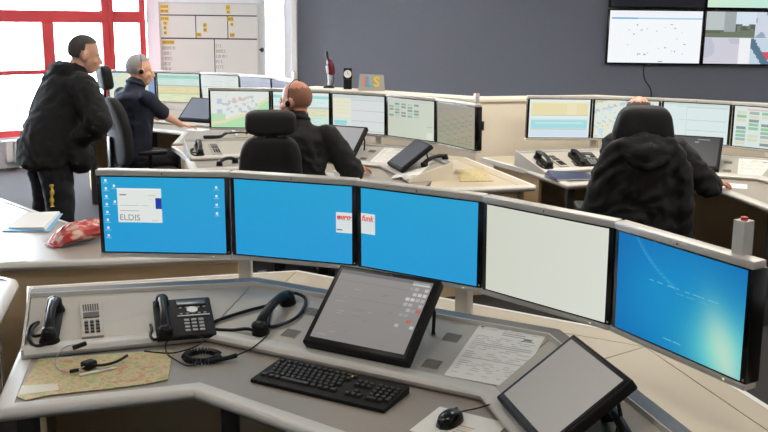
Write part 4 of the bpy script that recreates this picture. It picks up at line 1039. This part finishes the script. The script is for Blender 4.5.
def ik(S, W, l1, l2, pole):
    S, W = Vector(S), Vector(W); d = W - S; L = min(d.length, (l1 + l2) * .995); dn = d.normalized(); W = S + dn * L
    a = (l1 * l1 - l2 * l2 + L * L) / (2 * L); h = math.sqrt(max(0, l1 * l1 - a * a))
    p = Vector(pole); p = (p - dn * p.dot(dn)).normalized()
    return S + dn * a + p * h, W
def limb(g, pts, rs, n=12):
    P = []; Q = []
    for i in range(len(pts) - 1):
        for k in range(6): t = k / 6; P.append(Vector(pts[i]).lerp(Vector(pts[i + 1]), t)); Q.append(rs[i] * (1 - t) + rs[i + 1] * t)
    P.append(Vector(pts[-1])); Q.append(rs[-1]); g.tube(P, Q, n)
    for p, r in zip(pts, rs): g.ball(p, r, n, 8)
def axes(d, up=(0, 0, 1)):
    d = Vector(d).normalized(); u = Vector(up); s = d.cross(u).normalized(); u = s.cross(d); return d, s, u
def hand(g, W, d, nrm, side):
    """palm and five fingers; d along the fingers, nrm away from the back of the hand, side +1 thumb on +s"""
    d = Vector(d).normalized(); n = Vector(nrm); n = (n - d * n.dot(d)).normalized(); s = d.cross(n).normalized() * side
    W = Vector(W); Mx = Matrix((s, d, n)).transposed()
    g.ball(W + d * .05, (.040, .052, .016), 14, 10, M=Mx.to_4x4()); g.ball(W + d * .005, (.029, .03, .021), 12, 8, M=Mx.to_4x4())
    for i, (o, L) in enumerate(((.031, .072), (.0105, .080), (-.0105, .075), (-.031, .060))):
        b = W + d * (.088 - abs(o) * .25) + s * o; f1 = (d + n * .22 + s * o * 3.2).normalized(); f2 = (d + n * .8 + s * o * 2.2).normalized(); f3 = (d * .7 + n * 1.1).normalized()
        p1 = b + f1 * L * .45; p2 = p1 + f2 * L * .32; p3 = p2 + f3 * L * .23
        limb(g, [b, p1, p2, p3], [.0095, .009, .0082, .007], 8)
    b = W + d * .028 + s * .032; p1 = b + (s * .75 + d * .6 + n * .3).normalized() * .036; p2 = p1 + (s * .25 + d * .95 + n * .35).normalized() * .032
    limb(g, [W + d * .015 + s * .015, b, p1, p2], [.016, .0135, .011, .008], 8)
def head_shapes(g, Hm):
    def b(c, r): g.ball(Hm @ Vector(c), r, 20, 14, M=Hm)
    b((0, -.012, .028), (.077, .098, .094)); b((0, .03, -.03), (.062, .066, .086)); b((0, .046, -.085), (.046, .045, .034)); b((0, .075, .018), (.052, .022, .014))
    b((.036, .06, -.03), (.026, .026, .024)); b((-.036, .06, -.03), (.026, .026, .024))
    limb(g, [Hm @ Vector((0, .092, .008)), Hm @ Vector((0, .108, -.018)), Hm @ Vector((0, .112, -.034))], [.009, .012, .015], 10)
    b((0, .096, -.060), (.024, .011, .007)); b((0, .094, -.073), (.021, .011, .008))
    for s in (-1, 1): b((s * .078, -.008, -.012), (.010, .023, .035)); b((s * .084, -.016, -.002), (.006, .016, .024))
HAIR = {
 'short': lambda n: (n.z > -.62 and n.y < -.05 and (n.z > -.05 or n.y < -.25 or abs(n.x) < .5)) or (n.z > .42 + .30 * max(0, n.y)),
 'bald': lambda n: n.z > -.62 and n.z < .60 + .16 * noise.noise(n * 9) - .25 * max(0, n.y + .3) and n.y < .10 and (n.z > -.05 or n.y < -.25),
 'crown': lambda n: n.z > -.62 and n.z < .60 + .12 * noise.noise(n * 9) and n.y < .35 and (n.z > -.05 or n.y < -.25)}
def hair(t, Hm, style, m, th=1.07):
    g = MB(); n, k = 96, 64; keep = HAIR[style]; vs = []; ok = []
    for i in range(k + 1):
        a = -math.pi / 2 + math.pi * i / k
        for j in range(n):
            p = 2 * math.pi * j / n; d = Vector((math.cos(a) * math.cos(p), math.cos(a) * math.sin(p), math.sin(a)))
            q = th + .012 * math.sin(j * 1.3 + i * .6) * math.sin(i * 1.0 + j * .5); low = d.z < 0
            vs.append(Vector((d.x * .077 * q, -.012 + d.y * .098 * q + (.0 if not low else 0), .028 + d.z * .094 * q))); ok.append(keep(d))
    inner = [Vector((v.x * .93, (v.y + .012) * .93 - .012, (v.z - .028) * .93 + .028)) for v in vs]; N = len(vs)
    fs = []
    for i in range(k):
        for j in range(n):
            f = (i * n + j, i * n + (j + 1) % n, (i + 1) * n + (j + 1) % n, (i + 1) * n + j)
            if all(ok[q] for q in f): fs.append(f); fs.append(tuple(q + N for q in f[::-1]))
    g.add([Hm @ v for v in vs + inner], fs)
    me = g.mesh('hair', False, 0, 2, False)
    bm = bmesh.new(); bm.from_mesh(me)
    bmesh.ops.remove_doubles(bm, verts=bm.verts, dist=1e-5)
    lo = [v for v in bm.verts if not v.link_faces]; bmesh.ops.delete(bm, geom=lo, context='VERTS'); bm.to_mesh(me); bm.free()
    me.polygons.foreach_set('use_smooth', [True] * len(me.polygons))
    return obj('hair', me, m, t)
def person(label, M, J, top, sleeve, skinm, hairm, style, trousers=m_trous, headset=True, hood=False, topname='jacket', bulk=1.0):
    """J: pelvis, chest, neck, head in local space (facing +Y), head turn/nod, hands as world targets"""
    t = thing('person', label, 'person', M=M); Mi = M.inverted()
    V = Vector; pel, che, nek, hed = V(J['pelvis']), V(J['chest']), V(J['neck']), V(J['head'])
    Hm = Matrix.Translation(hed) @ Matrix.Rotation(J.get('turn', 0), 4, 'Z') @ Matrix.Rotation(-J.get('nod', 0), 4, 'X') @ Matrix.Scale(J.get('hs', 1.), 4)
    sp = (che - pel).normalized(); fw = (V((0, 1, 0)) - sp * sp.y).normalized(); rt = sp.cross(fw) * -1; rt = fw.cross(sp)
    Mt = Matrix((rt, fw, sp)).transposed().to_4x4()
    shw = J.get('shw', .185); shz = .13
    arms = []
    for s, key in ((1, 'rh'), (-1, 'lh')):
        S = che + rt * s * shw + sp * shz * .75
        W = Mi @ V(J[key]); E, W = ik(S, W, J.get('ua', .30), J.get('fa', .26), J.get('pole_' + key, (s * .5, -.4, -.8)))
        arms.append((s, S, E, W, J.get('d_' + key)))
    legs = []
    for s in (1, -1):
        hp = pel + V((s * .095, 0, -.03)); kn = V(J['knee'][0 if s > 0 else 1]); an = V(J['ankle'][0 if s > 0 else 1]); legs.append((s, hp, kn, an))
    # body, one continuous surface
    g = MB(); head_shapes(g, Hm)
    limb(g, [nek - sp * .02, nek + (Hm @ V((0, -.03, -.05)) - nek) * .6, Hm @ V((0, -.02, -.045))], [.062, .056, .055], 14)
    for k in range(7):
        f = k / 6; c = pel.lerp(che + sp * .06, f); wx = .135 - .02 * math.sin(f * math.pi) + .015 * f; g.ball(c, (wx, .095, .10), 18, 12, M=Mt)
    g.ball(che + sp * .10, (.155, .085, .07), 18, 12, M=Mt)
    for s, S, E, W, d in arms:
        limb(g, [S, E, W], [.050, .040, .027]); d = (Mi.to_3x3() @ V(d)) if d else (W - E); nrm = Mi.to_3x3() @ V((0, 0, -1))
        hand(g, W, d, nrm, -s if True else s)
    for s, hp, kn, an in legs:
        limb(g, [hp, kn, an], [.085, .055, .038]); limb(g, [an + V((0, -.02, -.045)), an + V((0, .12, -.06))], [.035, .026])
    obj('body', remesh(g, .008, 'body', 2), skinm, t)
    # top
    g = MB(); B = bulk
    for k in range(17):
        f = k / 16; c = pel.lerp(che + sp * .07, f); wx = (.168 + .012 * f) * B; g.ball(c, (wx, .125 * B, .09), 20, 12, M=Mt)
    if J.get('hem'):
        hb = pel - V((0, -J.get('hemy', 0), J['hem']))
        for k in range(7): f = k / 6; g.ball(hb.lerp(pel, f), (.178 * B, .130 * B, .035 + .05 * f), 20, 12)
    g.ball(che + sp * .10, (.19, .105, .075), 20, 12, M=Mt)
    limb(g, [che + sp * .12, nek + sp * .015], [.10, .074], 16)
    for s, S, E, W, d in arms:
        if sleeve == 'long': limb(g, [S, S.lerp(E, .5), E, W + (E - W).normalized() * .05], [.076 * B, .072 * B, .062 * B, .048 * B])
        else: limb(g, [S, S.lerp(E, .78)], [.070, .066])
        if J.get('pocket'): limb(g, [W, W + (Mi.to_3x3() @ V(d)).normalized() * .13], [.075, .085])
    if hood: g.ball(nek - fw * .09 - sp * .02, (.13, .075, .075), 16, 10, M=Mt); g.ball(nek - fw * .02 + sp * .01, (.095, .09, .05), 16, 10, M=Mt)
    obj(topname, remesh(g, .013, topname, 4, .011 if sleeve == 'long' else .006), top, t)
    g = MB(); limb(g, [nek + sp * .012 - fw * .012, nek + sp * .042 - fw * .006], [.0, .0], 8) if False else None
    ring = [nek + sp * .022 + (rt * math.cos(a) * .072 + fw * math.sin(a) * .072) - sp * .018 * math.sin(a) for a in [2 * math.pi * i / 20 for i in range(20)]]
    MB().tube(ring, .016, 8, closed=True).build('collar', top, t, True)
    # trousers and shoes
    g = MB(); g.ball(pel - sp * .01, (.165, .125, .10), 20, 12, M=Mt)
    for s, hp, kn, an in legs: limb(g, [hp, kn, an + V((0, 0, .01))], [.105 * J.get('tb', 1.), .080 * J.get('tb', 1.), .066 * J.get('tb', 1.)])
    obj('trousers', remesh(g, .014, 'trousers', 4, .008), trousers, t)
    for s, hp, kn, an in legs:
        g = MB(); limb(g, [an + V((0, -.03, -.04)), an + V((0, .05, -.045)), an + V((0, .15, -.058))], [.048, .045, .034], 12)
        obj('shoe', remesh(g, .01, 'shoe', 3), m_black, t)
    for s in (-1, 1):
        e = MB().ball(Hm @ V((s * .031, .084, .0)), .0125, 12, 8).build('eye', mat('eye_white', (220, 214, 206), .2), t, True)
        MB().ball(Hm @ V((s * .031, .0945, .0)), .0045, 8, 6).build('iris', mat('iris_brown', (50, 36, 28), .2), e, True)
    MB().tube([Hm @ V((-.022, .100, -.0665)), Hm @ V((0, .107, -.0665)), Hm @ V((.022, .100, -.0665))], .0022, 6).build('mouth', mat('lip', (150, 84, 76), .5), t, True)
    if style: hair(t, Hm, style, hairm, J.get('hair', 1.07) if style == 'short' else 1.022)
    if headset:
        ring = [Hm @ V((math.sin(a) * .092, -.012, .022 + math.cos(a) * .108)) for a in [R(-100 + 200 * i / 24) for i in range(25)]]
        hsb = MB().tube(ring, .0028, 8).build('headset_band', m_black, t, True)
        for s in (-1, 1): MB().ball(Hm @ V((s * .094, -.008, -.008)), (.010, .019, .019), 12, 8, M=Hm).build('ear_pad', m_blackm, hsb, True)
        MB().tube(catmull([Hm @ V((-.095, .005, -.02)), Hm @ V((-.088, .06, -.06)), Hm @ V((-.05, .105, -.078))], 6), .0025, 6).build('microphone_boom', m_black, hsb, True)
    return t
def RM(x, y, yaw): return Matrix.Translation((x, y, 0)) @ Matrix.Rotation(yaw, 4, 'Z')
m_hair_d = mat('dark_brown_hair', (70, 63, 60), .75, noise=.4, nscale=120, bump=.5, bscale=300)
m_hair_g = mat('grey_hair', (150, 148, 146), .75, noise=.35, nscale=150, bump=.5, bscale=300)
m_hair_b = mat('short_brown_hair', (142, 98, 76), .75, noise=.35, nscale=150, bump=.5, bscale=300)
m_skin2 = mat('ruddy_skin', (206, 142, 116), .45, noise=.08, nscale=20)

seat_leg = dict(knee=((.15, .44, .53), (-.15, .43, .53)), ankle=((.15, .40, .10), (-.17, .36, .10)))
# man in the middle, black jacket
chair(RM(-.745, 5.86, R(10)), 'black office chair with a broad headrest under the bald man', back_top=1.10, hr=(.155, .06, .075), hr_z=1.182, w=.20)
person('seated balding man in a black jacket with a headset, hand on a mouse', RM(-.57, 5.93, R(2)),
       dict(pelvis=(-.03, -.02, .60), chest=(.0, .0, .965), neck=(.0, .02, 1.145), head=(-.01, .05, 1.275), turn=R(58), nod=R(4), hs=1.07, shw=.19, rh=(-.215, 6.27, .80), lh=(-.86, 6.30, .80), d_rh=(.75, .62, -.12), d_lh=(.3, .9, -.05), pole_rh=(.55, -.3, -.8), pole_lh=(-.4, -.3, -.9), **seat_leg),
       m_jacket, 'long', m_skin2, m_hair_b, 'bald', bulk=1.13)
# grey-haired man, navy polo
chair(RM(-2.07, 7.86, R(-60)), 'black office chair with a narrow headrest under the grey-haired man', back_top=1.14, hr=(.13, .05, .10), hr_z=1.295, w=.28)
person('seated grey-haired man in a navy short-sleeved shirt with a headset', RM(-2.19, 7.95, R(-44)),
       dict(pelvis=(0, -.02, .60), chest=(0, .02, 1.02), neck=(0, .05, 1.205), head=(.0, .10, 1.34), turn=R(-20), nod=R(6), hair=1.1, hs=1.06, shw=.205, rh=(-1.81, 8.36, .795), lh=(-2.05, 8.72, .79), d_rh=(.8, .6, -.1), d_lh=(.5, .8, -.1), pole_rh=(.5, -.4, -.8), pole_lh=(-.5, -.3, -.8), **seat_leg),
       m_navy, 'short', m_skin, m_hair_g, 'short', topname='shirt', bulk=1.2)
# man at the right desk, mostly behind his chair
chair(RM(1.505, 5.57, R(-4)), 'black office chair with a dark jacket hung over its back', back_top=1.10, hr=(.165, .06, .115), hr_z=1.225, w=.25, taper=.16)
person('seated man with a bald crown, behind the chair with the hung jacket', RM(1.585, 5.64, R(-8)),
       dict(pelvis=(0, 0, .57), chest=(.02, .02, .94), neck=(.01, .035, 1.10), head=(-.03, .05, 1.236), nod=R(8), shw=.18, rh=(2.13, 5.87, .80), lh=(1.50, 6.05, .80), d_rh=(.9, .5, -.15), d_lh=(.2, .9, -.1), pole_rh=(.5, -.4, -.6), pole_lh=(-.2, -.3, -.9), ua=.31, fa=.28, **seat_leg),
       m_jacket, 'long', m_skin2, m_hair_d, 'crown', headset=False, bulk=1.15)
# jacket hung over that chair
t = thing('hung_jacket', 'black hooded jacket draped over the back of the office chair', 'jacket', M=RM(1.505, 5.57, R(-4)))
g = MB()
for k in range(25):
    f = k / 24; z = .46 + .62 * f; g.ball((0, -.285 - .09 * f, z), (.27 - .06 * f, .085, .06), 20, 10)
limb(g, [(-.15, -.37, 1.08), (0, -.385, 1.11), (.15, -.37, 1.08)], [.06, .08, .06], 12)
for s in (-1, 1):
    limb(g, [(s * .16, -.37, 1.07), (s * .215, -.345, .95), (s * .25, -.31, .72), (s * .285, -.27, .46)], [.06, .064, .066, .062], 12)
limb(g, [(-.12, -.40, 1.11), (0, -.43, 1.085), (.12, -.40, 1.11)], [.055, .075, .055], 12)
obj('coat', remesh(g, .012, 'coat', 4, .014), m_jacket, t)
g = MB(); g.ball((0, -.44, 1.06), (.135, .05, .065), 16, 10); limb(g, [(-.14, -.41, 1.12), (-.07, -.455, 1.04), (0, -.47, 1.015), (.07, -.455, 1.04), (.14, -.41, 1.12)], [.028] * 5, 10)
obj('hood', remesh(g, .01, 'hood', 4, .008), m_jacket, t)

# standing man leaning forward
t = person('standing man in a dark hooded jacket and dark trousers, leaning forward', RM(-2.35, 6.33, R(-48)),
       dict(pelvis=(0, .0, .93), chest=(0, .15, 1.24), neck=(0, .23, 1.40), head=(.02, .31, 1.535), turn=R(-16), nod=R(14), hs=1.05, shw=.215, rh=(-2.12, 6.25, .95), lh=(-2.24, 6.60, .93), d_rh=(.2, .1, -.9), d_lh=(.3, .1, -.9), pole_rh=(.8, .25, 0.), pole_lh=(-.7, .2, .1), knee=((.14, .02, .52), (-.16, .05, .52)), ankle=((.15, -.04, .09), (-.17, -.02, .09)), hem=.13, hemy=-.02, tb=1.2, pocket=1),
       m_jacket, 'long', m_skin, m_hair_d, 'short', headset=False, hood=True, bulk=1.33)
a = MB().tube(catmull([(.215, -.065, .68), (.228, -.068, .64), (.222, -.072, .58), (.23, -.074, .53)], 6), [.012 + .005 * math.sin(i * 1.1) for i in range(19)], 8).build('key_lanyard', mat('yellow_lanyard', (206, 170, 60), .5), t, True)
